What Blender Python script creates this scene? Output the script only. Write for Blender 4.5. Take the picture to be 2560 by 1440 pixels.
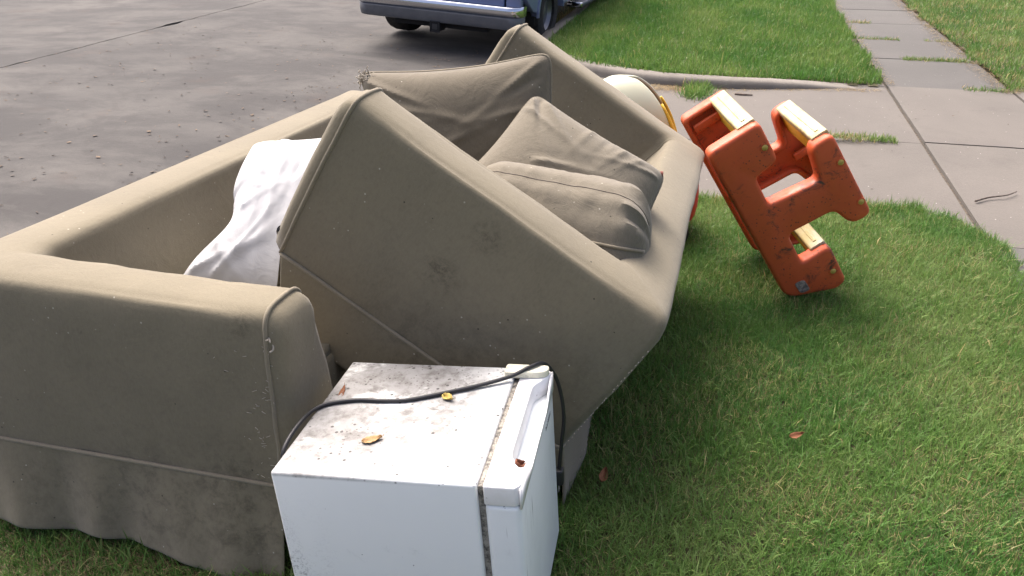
import bpy, bmesh, math, random
import numpy as np
from mathutils import Vector, Matrix, noise as mnoise
for o in list(bpy.data.objects): bpy.data.objects.remove(o)
S = bpy.context.scene
COL = S.collection
random.seed(7)
RNG = np.random.default_rng(11)
PI = math.pi

# ------------------------------------------------------------------ camera
cam = bpy.data.cameras.new('camera')
cam.sensor_width = 36.0
cam.lens = 1931.0 / 2560 * 36
cam.clip_start = 0.02; cam.clip_end = 400
camo = bpy.data.objects.new('camera', cam); COL.objects.link(camo)
def cam_matrix(pitch, yaw, roll, loc):
    f = Vector((-math.sin(yaw) * math.cos(pitch), math.cos(yaw) * math.cos(pitch), -math.sin(pitch)))
    r = Vector((math.cos(yaw), math.sin(yaw), 0)); u = r.cross(f)
    r2 = r * math.cos(roll) + u * math.sin(roll); u2 = u * math.cos(roll) - r * math.sin(roll)
    m = Matrix((r2, u2, -f)).transposed().to_4x4(); m.translation = loc
    return m
camo.matrix_world = cam_matrix(math.radians(28.0), math.radians(15.36), math.radians(-.48), (0, 0, 1.514))
S.camera = camo

# ------------------------------------------------------------------ sky, sun, exposure
SUN_AZ = math.radians(-42)      # measured from +Y towards +X: the sun stands beyond the truck, a little left
SUN_EL = math.radians(56)
W = bpy.data.worlds.new('World'); S.world = W; W.use_nodes = True
wn = W.node_tree.nodes; wl = W.node_tree.links
bg = wn['Background']; sky = wn.new('ShaderNodeTexSky'); sky.sky_type = 'NISHITA'; sky.sun_disc = False
sky.sun_elevation = SUN_EL; sky.sun_rotation = SUN_AZ
sky.air_density = 0.4; sky.dust_density = 8.0; sky.ozone_density = 1.0
wl.new(sky.outputs[0], bg.inputs[0]); bg.inputs[1].default_value = 0.15
sun = bpy.data.lights.new('sun', 'SUN'); sun.energy = .5; sun.angle = math.radians(36); sun.color = (1.0, .975, .94)
suno = bpy.data.objects.new('sun', sun); COL.objects.link(suno)
sd = Vector((math.sin(SUN_AZ) * math.cos(SUN_EL), math.cos(SUN_AZ) * math.cos(SUN_EL), math.sin(SUN_EL)))
suno.rotation_euler = (-sd).to_track_quat('-Z', 'Y').to_euler(); suno.location = sd * 30
S.view_settings.view_transform = 'Standard'; S.view_settings.look = 'None'
S.view_settings.exposure = 1.8; S.view_settings.gamma = 1.0
S.render.engine = 'CYCLES'

# ------------------------------------------------------------------ helpers
def tag(o, label=None, cat=None, group=None, kind=None):
    if label: o['label'] = label
    if cat: o['category'] = cat
    if group: o['group'] = group
    if kind: o['kind'] = kind
    return o
def thing(name, label, cat, loc=(0, 0, 0), rot=(0, 0, 0), group=None):
    o = bpy.data.objects.new(name, None); COL.objects.link(o)
    o.location = loc; o.rotation_euler = rot; o.empty_display_size = .1
    return tag(o, label, cat, group)
def link(name, me, parent=None, mat=None):
    o = bpy.data.objects.new(name, me); COL.objects.link(o)
    if parent is not None: o.parent = parent
    if mat is not None: me.materials.append(mat)
    return o
def pyobj(name, verts, faces, mat, parent=None, smooth=True):
    me = bpy.data.meshes.new(name); me.from_pydata([tuple(map(float, v)) for v in verts], [], [tuple(f) for f in faces]); me.update()
    if smooth: me.shade_smooth()
    return link(name, me, parent, mat)
def bmobj(name, bm, mat, parent=None, smooth=True):
    me = bpy.data.meshes.new(name); bmesh.ops.recalc_face_normals(bm, faces=bm.faces); bm.to_mesh(me); bm.free()
    if smooth: me.shade_smooth()
    return link(name, me, parent, mat)
def box_bm(x0, x1, y0, y1, z0, z1, bev=0.0, seg=3, bm=None):
    own = bm is None
    bm = bm or bmesh.new()
    r = bmesh.ops.create_cube(bm, size=1.0)
    for v in r['verts']:
        v.co = Vector((x0 + (v.co.x + .5) * (x1 - x0), y0 + (v.co.y + .5) * (y1 - y0), z0 + (v.co.z + .5) * (z1 - z0)))
    if bev > 0:
        es = {e for v in r['verts'] for e in v.link_edges}
        bmesh.ops.bevel(bm, geom=list(es), offset=bev, segments=seg, profile=.5, affect='EDGES')
    return bm
def autosmooth(o, deg=35):
    me = o.data
    me.shade_smooth()
    try: me.set_sharp_from_angle(angle=math.radians(deg))
    except Exception: pass
    return o
def box(name, x0, x1, y0, y1, z0, z1, mat, parent=None, bev=.004, seg=3):
    return autosmooth(bmobj(name, box_bm(x0, x1, y0, y1, z0, z1, bev, seg), mat, parent))
def tube_data(pts, r, n=8, closed=False):
    pts = [Vector(p) for p in pts]; V = []; F = []; k = len(pts)
    rr = r if hasattr(r, '__len__') else [r] * k
    up = Vector((0, 0, 1)); prev = None
    for i, p in enumerate(pts):
        t = (pts[min(i + 1, k - 1)] - pts[max(i - 1, 0)]).normalized()
        if prev is None:
            a = t.orthogonal().normalized()
        else:
            a = (prev - t * prev.dot(t)); a = a.normalized() if a.length > 1e-6 else t.orthogonal().normalized()
        prev = a; b = t.cross(a)
        for j in range(n):
            th = 2 * PI * j / n; V.append(p + (a * math.cos(th) + b * math.sin(th)) * rr[i])
    for i in range(k - 1):
        for j in range(n):
            F.append((i * n + j, i * n + (j + 1) % n, (i + 1) * n + (j + 1) % n, (i + 1) * n + j))
    F.append(tuple(range(n))[::-1]); F.append(tuple((k - 1) * n + j for j in range(n)))
    return V, F
def tube(name, pts, r, mat, parent=None, n=8):
    V, F = tube_data(pts, r, n); return pyobj(name, V, F, mat, parent)
def catmull(P, sub=8):
    P = [Vector(p) for p in P]; out = []
    for i in range(len(P) - 1):
        p0, p1, p2, p3 = P[max(i - 1, 0)], P[i], P[i + 1], P[min(i + 2, len(P) - 1)]
        for s in range(sub):
            t = s / sub
            out.append(.5 * ((2 * p1) + (p2 - p0) * t + (2 * p0 - 5 * p1 + 4 * p2 - p3) * t * t + (3 * p1 - p0 - 3 * p2 + p3) * t ** 3))
    out.append(P[-1]); return out
def lathe(name, prof, mat, parent=None, n=32, axis='x', loc=(0, 0, 0), closed=True):
    V = []; F = []; k = len(prof)
    for j in range(n):
        th = 2 * PI * j / n; c, s = math.cos(th), math.sin(th)
        for (a, r) in prof:
            q = (a, r * c, r * s) if axis == 'x' else ((r * c, a, r * s) if axis == 'y' else (r * c, r * s, a))
            V.append((q[0] + loc[0], q[1] + loc[1], q[2] + loc[2]))
    for j in range(n):
        j2 = (j + 1) % n
        for i in range(k if closed else k - 1):
            i2 = (i + 1) % k; F.append((j * k + i, j2 * k + i, j2 * k + i2, j * k + i2))
    o = pyobj(name, V, F, mat, parent); fixn(o); return o
def fixn(o):
    bm = bmesh.new(); bm.from_mesh(o.data); bmesh.ops.remove_doubles(bm, verts=bm.verts, dist=1e-6)
    bmesh.ops.recalc_face_normals(bm, faces=bm.faces); bm.to_mesh(o.data); bm.free(); autosmooth(o, 40)
    return o
def prism(name, poly, axis, a0, a1, mat, parent=None, bev=0, seg=3):
    """outline poly of 2D points extruded along axis between a0 and a1"""
    bm = bmesh.new()
    def P(q, a): return (a, q[0], q[1]) if axis == 'x' else ((q[0], a, q[1]) if axis == 'y' else (q[0], q[1], a))
    v0 = [bm.verts.new(P(q, a0)) for q in poly]; v1 = [bm.verts.new(P(q, a1)) for q in poly]
    bm.faces.new(v0); bm.faces.new(v1[::-1]); n = len(poly)
    for i in range(n): bm.faces.new((v0[i], v1[i], v1[(i + 1) % n], v0[(i + 1) % n]))
    bmesh.ops.recalc_face_normals(bm, faces=bm.faces)
    if bev:
        es = [e for e in bm.edges if e.calc_face_angle(0) > .6]
        bmesh.ops.bevel(bm, geom=es, offset=bev, segments=seg, profile=.5, affect='EDGES')
    return autosmooth(bmobj(name, bm, mat, parent), 40)
def fillet(poly, r, n=5):
    """round the corners of a closed 2D polygon; r a number or one per corner"""
    out = []; k = len(poly)
    for i in range(k):
        a, b, c = Vector(poly[i - 1]), Vector(poly[i]), Vector(poly[(i + 1) % k]); ri = r[i] if hasattr(r, '__len__') else r
        d1 = (a - b); d2 = (c - b); L = min(ri, d1.length * .45, d2.length * .45)
        p1 = b + d1.normalized() * L; p2 = b + d2.normalized() * L
        for s in range(n + 1):
            t = s / n; out.append(tuple(p1 * (1 - t) ** 2 + b * 2 * t * (1 - t) + p2 * t * t))
    return out
def fbm(x, y, z=0., o=3): return mnoise.fractal(Vector((x, y, z)), 1.0, 2.0, o)

# ------------------------------------------------------------------ materials
class MB:
    def __init__(s, name, rough=.6, col=(.5, .5, .5), spec=.5, metal=0.):
        s.m = bpy.data.materials.new(name); s.m.use_nodes = True; s.t = s.m.node_tree; s.N = s.t.nodes; s.L = s.t.links
        s.b = s.N['Principled BSDF']; s.out = s.N['Material Output']
        s.b.inputs['Roughness'].default_value = rough; s.b.inputs['Base Color'].default_value = (*col, 1)
        s.b.inputs['Specular IOR Level'].default_value = spec; s.b.inputs['Metallic'].default_value = metal
        s.tc = s.N.new('ShaderNodeTexCoord'); s.obj = s.tc.outputs['Object']
    def mapping(s, scale=(1, 1, 1), loc=(0, 0, 0), rot=(0, 0, 0), src=None):
        n = s.N.new('ShaderNodeMapping'); n.inputs['Scale'].default_value = scale; n.inputs['Location'].default_value = loc; n.inputs['Rotation'].default_value = rot
        s.L.new(src or s.obj, n.inputs[0]); return n.outputs[0]
    def noise(s, scale, detail=4, rough=.55, vec=None, dist=0., w='Fac'):
        n = s.N.new('ShaderNodeTexNoise'); n.inputs['Scale'].default_value = scale; n.inputs['Detail'].default_value = detail
        n.inputs['Roughness'].default_value = rough; n.inputs['Distortion'].default_value = dist
        s.L.new(vec or s.obj, n.inputs['Vector']); return n.outputs[w]
    def voro(s, scale, vec=None, feat='F1', rnd=1.):
        n = s.N.new('ShaderNodeTexVoronoi'); n.feature = feat; n.inputs['Scale'].default_value = scale; n.inputs['Randomness'].default_value = rnd
        s.L.new(vec or s.obj, n.inputs['Vector']); return n.outputs['Distance']
    def ramp(s, f, a, b, smooth=True, lo=0., hi=1.):
        n = s.N.new('ShaderNodeMapRange'); n.interpolation_type = 'SMOOTHSTEP' if smooth else 'LINEAR'
        n.inputs[1].default_value = a; n.inputs[2].default_value = b; n.inputs[3].default_value = lo; n.inputs[4].default_value = hi
        s.L.new(f, n.inputs[0]); return n.outputs[0]
    def math(s, op, a, b=None):
        n = s.N.new('ShaderNodeMath'); n.operation = op
        for i, v in enumerate((a, b)):
            if v is None: continue
            if isinstance(v, (int, float)): n.inputs[i].default_value = v
            else: s.L.new(v, n.inputs[i])
        return n.outputs[0]
    def mix(s, f, a, b, mode='MIX'):
        n = s.N.new('ShaderNodeMix'); n.data_type = 'RGBA'; n.blend_type = mode
        if isinstance(f, (int, float)): n.inputs[0].default_value = f
        else: s.L.new(f, n.inputs[0])
        for i, v in ((6, a), (7, b)):
            if isinstance(v, tuple): n.inputs[i].default_value = (*v, 1)
            else: s.L.new(v, n.inputs[i])
        return n.outputs[2]
    def dist(s, p, scale=(1, 1, 1)):
        n = s.N.new('ShaderNodeVectorMath'); n.operation = 'DISTANCE'
        v = s.mapping(scale=scale); s.L.new(v, n.inputs[0]); n.inputs[1].default_value = tuple(p[i] * scale[i] for i in range(3)); return n.outputs['Value']
    def sep(s):
        n = s.N.new('ShaderNodeSeparateXYZ'); s.L.new(s.obj, n.inputs[0]); return n.outputs
    def color(s, c): s.L.new(c, s.b.inputs['Base Color'])
    def roughness(s, c): s.L.new(c, s.b.inputs['Roughness'])
    def bump(s, h, strength=.3, dist=.01, prev=None):
        n = s.N.new('ShaderNodeBump'); n.inputs['Strength'].default_value = strength; n.inputs['Distance'].default_value = dist
        s.L.new(h, n.inputs['Height'])
        if prev is not None: s.L.new(prev, n.inputs['Normal'])
        s.L.new(n.outputs[0], s.b.inputs['Normal']); return n.outputs[0]

def fabric(name, base, stains=(), var=.1, lint=True, wr=0.0):
    """twill slipcover cloth: weave relief, faded areas, dirt, lint, listed smudges (pos, radius, strength)"""
    m = MB(name, rough=.92, spec=.12); b = base
    dk = tuple(v * .68 for v in b); lt = tuple(min(1, v * 1.22) for v in b)
    n1 = m.noise(2.3, 5, .6, dist=.4); c = m.mix(m.ramp(n1, .25, .75), tuple(v * (1 - var) for v in b), (b[0] * (1 + var), b[1] * (1 + var * .95), b[2] * (1 + var * .8)))
    n2 = m.noise(6, 7, .7, dist=.6); c = m.mix(m.math('MULTIPLY', m.ramp(n2, .55, .8), .4), c, dk)
    tw = m.noise(210, 2, .6, vec=m.mapping(scale=(1, 1, .35), rot=(.6, 0, .4))); c = m.mix(m.math('MULTIPLY', m.ramp(tw, .35, .65), .30), c, lt)
    grain = m.noise(75, 5, .75); c = m.mix(m.math('MULTIPLY', m.ramp(grain, .48, .72), .30), c, dk)
    for (p, r, k) in stains:
        d = m.dist(p); f = m.ramp(d, r, r * .1); nz = m.ramp(m.noise(60 if r < .09 else 22, 7, .8, dist=.3), .40, .70)
        c = m.mix(m.math('MULTIPLY', m.math('MULTIPLY', f, nz), k * .75), c, tuple(v * .25 for v in b))
    if lint:
        v = m.voro(34); sp = m.ramp(v, .10, .05); msk = m.ramp(m.noise(3.1, 2), .47, .57); c = m.mix(m.math('MULTIPLY', m.math('MULTIPLY', sp, msk), .8), c, (.42, .39, .32))
        v = m.voro(17, vec=m.mapping(loc=(3.3, 1.7, 5.1))); sp = m.ramp(v, .05, .025); c = m.mix(m.math('MULTIPLY', sp, .8), c, (.02, .017, .014))
    m.color(c)
    h = m.noise(330, 2, .6); nb = m.bump(h, .4, .0014)
    if wr: nb = m.bump(m.noise(10, 5, .65, dist=1.4), wr, .014, nb)
    m.b.inputs['Sheen Weight'].default_value = .15; m.b.inputs['Sheen Roughness'].default_value = .5
    return m.m
FAB = (.170, .148, .102)
M = {}
M['cover_a'] = fabric('sofa cloth', FAB, [((-.055, 0, .42), .05, .9), ((-.463, 0, .35), .012, 1), ((-.382, 0, .287), .012, 1), ((-.124, 0, .03), .16, .6), ((-.35, 0, -.1), .26, .8), ((-.62, 0, -.12), .2, .6), ((-.08, 0, -.12), .22, .8), ((-.2, 0, .5), .1, .25)], wr=.16)
M['cover_b'] = fabric('loveseat cloth', FAB, [((.39, 0, .235), .075, .9), ((.43, 0, .39), .065, .8), ((.36, 0, .25), .05, .5), ((.5, 0, .0), .35, .5), ((.1, 1.45, .4), .18, .4), ((.80, 0, .15), .3, .35)], wr=.14)
M['cushion'] = fabric('cushion cloth', (.132, .114, .083), var=.1, wr=.28)
M['cushion_pale'] = fabric('faded cushion cloth', (.158, .139, .104), [((-.4, 2.1, .75), .13, .12)], var=.1, wr=.28)
M['welt'] = fabric('welt cord cloth', (.20, .174, .125), var=.08, lint=False)
m = MB('white cotton', .85, spec=.2); c = m.mix(m.ramp(m.noise(6, 4), .3, .7), (.43, .43, .428), (.50, .50, .495)); m.color(c); m.bump(m.noise(14, 4, .6, dist=1.5), .25, .01); M['cotton'] = m.m
m = MB('black dust cover', .9, (.015, .015, .016)); M['dust'] = m.m
m = MB('frayed thread', .95, (.32, .285, .23)); M['thread'] = m.m
m = MB('rust red tape', .7, (.16, .035, .02)); M['redtape'] = m.m
m = MB('sofa wood', .6, (.05, .03, .02)); M['wood'] = m.m

# ground materials
def concrete(name, base, warm, scale=1., rough=.9, dark=.35, specks=True):
    m = MB(name, rough=rough, spec=.25)
    a = m.noise(.55 * scale, 5, .6, dist=.5); c = m.mix(m.ramp(a, .3, .7), base, warm)
    b = m.noise(2.2 * scale, 6, .7, dist=.8); c = m.mix(m.math('MULTIPLY', m.ramp(b, .5, .75), dark), c, tuple(v * .55 for v in base))
    st = m.noise(1.1 * scale, 5, .65, vec=m.mapping(scale=(1, .35, 1))); c = m.mix(m.math('MULTIPLY', m.ramp(st, .52, .7), dark * .8), c, tuple(v * .6 for v in warm))
    f = m.noise(120, 3, .7); c = m.mix(m.math('MULTIPLY', m.ramp(f, .35, .65), .3), c, tuple(v * .7 for v in base))
    if specks:
        v = m.voro(26); sp = m.ramp(v, .10, .04); k = m.ramp(m.noise(1.7, 3), .45, .6); c = m.mix(m.math('MULTIPLY', m.math('MULTIPLY', sp, k), .5), c, (.05, .045, .04))
        v = m.voro(14, vec=m.mapping(loc=(9, 4, 2))); c = m.mix(m.math('MULTIPLY', m.ramp(v, .05, .03), .7), c, (.6, .58, .53))
    m.color(c); nb = m.bump(f, .35, .004); m.bump(m.noise(30, 4, .7), .2, .006, nb); return m.m
def street_mat():
    m = MB('street concrete', .92, spec=.2)
    c = m.mix(m.ramp(m.noise(.6, 5, .6), .3, .7), (.070, .0675, .063), (.100, .095, .087))
    dapple = m.noise(1.1, 7, .68, vec=m.mapping(scale=(.75, 1.25, 1), rot=(0, 0, .35)), dist=.35); c = m.mix(m.math('MULTIPLY', m.ramp(dapple, .38, .62), .85), c, (.044, .0425, .041))  # broad dark blotches: dappled tree shade painted into the concrete colour
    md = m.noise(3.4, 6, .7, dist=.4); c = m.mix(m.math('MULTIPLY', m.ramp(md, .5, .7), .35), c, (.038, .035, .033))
    rs = m.noise(1.4, 4, .6, vec=m.mapping(loc=(7, 3, 0))); c = m.mix(m.math('MULTIPLY', m.ramp(rs, .56, .74), .35), c, (.075, .054, .043))
    f = m.noise(130, 3, .7); c = m.mix(m.math('MULTIPLY', m.ramp(f, .35, .65), .3), c, (.042, .039, .037))
    v = m.voro(17); k = m.ramp(m.noise(1.7, 3), .45, .6); c = m.mix(m.math('MULTIPLY', m.math('MULTIPLY', m.ramp(v, .09, .04), k), .6), c, (.014, .012, .011))
    v = m.voro(12, vec=m.mapping(loc=(9, 4, 2))); c = m.mix(m.math('MULTIPLY', m.ramp(v, .04, .02), .6), c, (.2, .19, .175))
    m.color(c); nb = m.bump(f, .35, .004); m.bump(m.noise(30, 4, .7), .2, .006, nb); return m.m
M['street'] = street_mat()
M['drive'] = concrete('driveway concrete', (.112, .102, .090), (.136, .123, .108), 1.3, dark=.30)
M['walk'] = concrete('pavement concrete', (.085, .081, .075), (.104, .099, .091), 1.5, dark=.2)
M['curb'] = concrete('kerb concrete', (.165, .150, .128), (.20, .182, .157), 3, dark=.5)
m = MB('joint soil', .95, (.05, .04, .03)); c = m.mix(m.ramp(m.noise(40, 4), .3, .7), (.03, .025, .02), (.10, .08, .055)); m.color(c); M['soil'] = m.m
m = MB('lawn soil', .95); c = m.mix(m.ramp(m.noise(9, 5, .7), .3, .7), (.055, .05, .022), (.11, .09, .045)); c = m.mix(m.ramp(m.noise(60, 4, .7), .45, .7), c, (.035, .045, .012)); m.color(c); m.bump(m.noise(60, 5, .7), .8, .02); M['turf'] = m.m
m = MB('distant turf', .95); c = m.mix(m.ramp(m.noise(.8, 6, .7), .3, .7), (.04, .07, .02), (.08, .11, .03)); m.color(c); M['far_turf'] = m.m
def grassmat(name):
    m = MB(name, rough=.5, spec=.25); at = m.N.new('ShaderNodeAttribute'); at.attribute_name = 'Col'
    m.color(at.outputs['Color'])
    tr = m.N.new('ShaderNodeBsdfTranslucent'); m.L.new(at.outputs['Color'], tr.inputs[0])
    mx = m.N.new('ShaderNodeMixShader'); mx.inputs[0].default_value = .35; m.L.new(m.b.outputs[0], mx.inputs[1]); m.L.new(tr.outputs[0], mx.inputs[2]); m.L.new(mx.outputs[0], m.out.inputs[0]); return m.m
M['grass'] = grassmat('grass blade')

# toy plastics
def plastic(name, col, dirt=.5, dirtcol=(.05, .04, .03), scale=14., fade=None, rough=.45):
    m = MB(name, rough=rough, spec=.4)
    c = m.mix(m.ramp(m.noise(5, 4), .3, .7), tuple(v * .92 for v in col), tuple(min(1, v * 1.06) for v in col))
    if fade: c = m.mix(m.ramp(m.noise(7, 5, .6, dist=1), .35, .7), c, fade)
    k = m.ramp(m.noise(scale, 7, .8, dist=.9), .50, .66); area = m.ramp(m.noise(6.5, 3, .6), .44, .60)
    c = m.mix(m.math('MULTIPLY', m.math('MULTIPLY', k, area), dirt), c, dirtcol)
    sp = m.math('MULTIPLY', m.ramp(m.voro(70), .26, .12), m.ramp(m.noise(9, 3), .46, .58)); c = m.mix(m.math('MULTIPLY', sp, dirt), c, dirtcol)
    m.color(c); m.roughness(m.ramp(m.noise(22, 4), .3, .7, lo=rough - .05, hi=rough + .2)); m.bump(m.noise(180, 3), .08, .003); return m.m
M['orange'] = plastic('weathered orange plastic', (.50, .085, .024), 1., (.05, .03, .022))
M['cream'] = plastic('faded yellow plastic', (.42, .35, .14), .7, (.14, .10, .06), 20, fade=(.48, .44, .29))
M['yellow'] = plastic('yellow plastic', (.72, .46, .04), .35)
m = MB('bleached yellow plastic', .45, spec=.4); Zc = m.sep()[2]
c = m.mix(m.ramp(m.math('ADD', Zc, m.math('MULTIPLY', m.noise(6, 4), .12)), .50, .80), (.50, .43, .10), (.50, .50, .36)); m.color(c); M['pale_roof'] = m.m
M['red'] = plastic('red plastic', (.42, .03, .025), .4)
m = MB('brass bolt cap', .5, (.42, .30, .06)); M['bolt'] = m.m
m = MB('grey label patch', .8); m.color(m.mix(m.ramp(m.noise(60, 5, .8), .35, .65), (.30, .25, .20), (.07, .06, .05))); M['patch'] = m.m
m = MB('tyre rubber', .85, (.018, .018, .019), spec=.3); m.color(m.mix(m.ramp(m.noise(20, 4), .3, .7), (.013, .013, .014), (.035, .033, .031))); M['rubber'] = m.m
m = MB('black plastic', .6, (.02, .02, .021)); M['black'] = m.m

# ------------------------------------------------------------------ the setting
def sst(a, b, x):
    t = np.clip((x - a) / (b - a), 0, 1); return t * t * (3 - 2 * t)
def zl(x, y):                                   # near lawn level
    a = -.04 * np.clip(y - 1.3, 0, 3); s = sst(.3, 1.3, x)
    return a * (1 - s) - .045 * s * sst(1.3, 2.5, y)
def zstreet(x): return -.20 + .035 * np.clip(-1.9 - x, 0, 2) + .01 * np.clip(-3.9 - x, 0, 3) - .02 * np.clip(-6.9 - x, 0, 5)
def zdrive(x, y=6.9): s_ = sst(-.3, 1.35, x); return -.185 + .125 * s_ + .075 * sst(4.4, 6.4, y) * (1 - s_) * sst(-2.0, -.9, x)
FARZ = -.04
def grid(name, xs, ys, zf, mat, keep=None, kind='structure', parent=None):
    V = []; F = []; nx, ny = len(xs), len(ys)
    for y in ys:
        for x in xs: V.append((x, y, float(zf(x, y))))
    for j in range(ny - 1):
        for i in range(nx - 1):
            if keep is None or keep(.5 * (xs[i] + xs[i + 1]), .5 * (ys[j] + ys[j + 1])):
                F.append((j * nx + i, j * nx + i + 1, (j + 1) * nx + i + 1, (j + 1) * nx + i))
    o = pyobj(name, V, F, mat, parent)
    if kind: o['kind'] = kind
    return o
o = pyobj('ground', [(-150, -150, -.45), (150, -150, -.45), (150, 150, -.45), (-150, 150, -.45)], [(0, 1, 2, 3)], M['far_turf']); o['kind'] = 'structure'; o['label'] = 'wide green ground beyond the street and lawns'
# street: two rows of cast slabs with an open, crumbled joint between them
def crackx(y, side): return -6.86 + .03 * fbm(y * .9, 3.1) + .012 * fbm(y * 7, 1.3) + side * (.008 + .012 * max(0, fbm(y * 2.3, 9.)) + .05 * math.exp(-((y - 8.75) / .16) ** 2))
st = thing('street', None, None); st['kind'] = 'structure'; st['label'] = 'grey brown concrete street with a long crumbled joint'
ys = np.concatenate([np.arange(-12, 3, .6), np.arange(3, 16, .08), np.arange(16, 60, 1.2)])
for side, x_far in ((1, -1.95), (-1, -11.8)):
    V = []; F = []
    cols = 14
    for y in ys:
        c = crackx(y, side)
        V.append((c, y, float(zstreet(c)) - .05))
        for i in range(cols + 1):
            x = c + (x_far - c) * i / cols; V.append((x, y, float(zstreet(x)) + .004 * fbm(x * .5, y * .5)))
    n = cols + 2
    for j in range(len(ys) - 1):
        for i in range(n - 1):
            q = (j * n + i, j * n + i + 1, (j + 1) * n + i + 1, (j + 1) * n + i); F.append(q if side > 0 else q[::-1])
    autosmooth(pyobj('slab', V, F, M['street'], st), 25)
pyobj('joint_filler', [(-7.3, -12, -.122), (-6.4, -12, -.122), (-6.4, 60, -.122), (-7.3, 60, -.122)], [(0, 1, 2, 3)], M['soil'], st)

# driveway apron: cast slabs with open joints
def slab(parent, x0, x1, y0, y1, zf, mat, nx=8, ny=8, gap=.006, depth=.1):
    x0 += gap; x1 -= gap; y0 += gap; y1 -= gap
    bm = bmesh.new(); top = {}
    for j in range(ny + 1):
        for i in range(nx + 1):
            x = x0 + (x1 - x0) * i / nx; y = y0 + (y1 - y0) * j / ny
            w = .004 * fbm(x * 9, y * 9)
            xx = x + (w if i in (0, nx) else 0); yy = y + (w if j in (0, ny) else 0)
            top[i, j] = bm.verts.new((xx, yy, zf(x, y) - (.002 if i in (0, nx) or j in (0, ny) else 0)))
    for j in range(ny):
        for i in range(nx): bm.faces.new((top[i, j], top[i + 1, j], top[i + 1, j + 1], top[i, j + 1]))
    ring = [top[i, 0] for i in range(nx + 1)] + [top[nx, j] for j in range(1, ny + 1)] + [top[i, ny] for i in range(nx - 1, -1, -1)] + [top[0, j] for j in range(ny - 1, 0, -1)]
    low = [bm.verts.new((v.co.x, v.co.y, v.co.z - depth)) for v in ring]
    for i in range(len(ring)): bm.faces.new((ring[i - 1], low[i - 1], low[i], ring[i]))
    return autosmooth(bmobj('slab', bm, mat, parent), 25)
drv = thing('driveway', None, None); drv['kind'] = 'structure'; drv['label'] = 'pinkish concrete driveway apron between the two lawns'
zd = lambda x, y: float(zdrive(x, y)) + .006 * fbm(x * .8, y * .8)
for (a, b) in ((4.05, 5.5), (5.5, 7.25)):
    slab(drv, -2.05, 1.31, a, b, zd, M['drive'], 24, 10, gap=.003)
slab(drv, 2.27, 6.5, 3.6, 7.15, lambda x, y: -.05 + .02 * (x - 2.27), M['drive'], 10, 10)
pyobj('joint_filler', [(-2.05, 3.9, -.21), (-.3, 3.9, -.215), (1.31, 3.9, -.10), (1.31, 7.4, -.10), (-.3, 7.4, -.215), (-2.05, 7.4, -.21)], [(0, 1, 4, 5), (1, 2, 3, 4)], M['soil'], drv)
wk = thing('pavement', None, None); wk['kind'] = 'structure'; wk['label'] = 'grey concrete pavement slabs running past the driveway'
yj = [-2, -1, 0, .95, 1.9, 2.85, 3.83, 5.5, 7.1, 8.28, 9.32, 10.4, 11.5, 12.6, 13.7, 14.8, 15.9, 17, 18.1]
for a, b in zip(yj[:-1], yj[1:]):
    tz = .004 * random.uniform(-1, 1); mt = M['drive'] if 3.5 < a < 7 else M['walk']
    slab(wk, 1.325, 2.26, a, b, lambda x, y, tz=tz: -.05 + tz + .004 * fbm(x, y), mt, 6, 8, gap=.005)
pyobj('joint_filler', [(1.28, -2, -.078), (2.3, -2, -.078), (2.3, 20, -.078), (1.28, 20, -.078)], [(0, 1, 2, 3)], M['soil'], wk)

# kerbs
def curb(name, path, zt, zb, label):
    """rounded kerb stone swept along path; zt/zb give top and foot level at a point"""
    P = catmull([Vector((x, y, 0)) for x, y in path], 6); V = []; F = []
    prof = [(-.085, 0., 1), (-.08, .55, 1), (-.07, .85, 1), (-.045, 1., 1), (.04, 1.0, 1), (.075, .98, 1), (.08, .3, 1)]
    n = len(prof)
    for i, p in enumerate(P):
        t = (P[min(i + 1, len(P) - 1)] - P[max(i - 1, 0)]).normalized(); nr = Vector((t.y, -t.x, 0))
        a, b = zb(p.x, p.y), zt(p.x, p.y)
        for (d, h, _) in prof:
            q = p + nr * (d + .004 * fbm(p.x * 6, p.y * 6, d * 30)); V.append((q.x, q.y, a - .03 + (b - a + .03) * h + .004 * fbm(q.x * 5, q.y * 5, 2)))
    for i in range(len(P) - 1):
        for j in range(n - 1): F.append((i * n + j, i * n + j + 1, (i + 1) * n + j + 1, (i + 1) * n + j))
    o = pyobj(name, V, F, M['curb']); fixn(o); autosmooth(o, 70); o['kind'] = 'structure'; o['label'] = label; return o
tap = lambda x, a, b: float(sst(a, b, x))
curb('kerb', [(-1.97, 40), (-1.97, 24), (-1.97, 14), (-1.97, 10), (-1.97, 9.0), (-1.93, 8.4), (-1.72, 7.85), (-1.35, 7.42), (-.95, 7.17), (-.55, 7.03), (0, 6.985), (.5, 7.0), (1.0, 7.05), (1.3, 7.06)][::-1],
     lambda x, y: FARZ + .012 - .035 * tap(x, .4, 1.25), lambda x, y: float(zdrive(x)) if x > -1.5 else -.21, 'rounded concrete kerb curving round the far lawn')
curb('kerb', [(-.42, 4.27), (-.6, 4.22), (-.95, 4.05), (-1.4, 3.7), (-1.8, 3.1), (-1.96, 2.4), (-1.98, 1.6), (-1.98, .5), (-1.98, -3), (-1.98, -12)][::-1],
     lambda x, y: (float(zl(x, y)) + .005) if x < -.9 else (float(zl(x, y)) + .005) * (1 - tap(x, -.9, -.42)) + (float(zdrive(x, y)) - .02) * tap(x, -.9, -.42), lambda x, y: -.21 if x < -1.4 else float(zdrive(x, y)) - .03, 'low concrete kerb along the near lawn behind the sofa')

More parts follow.
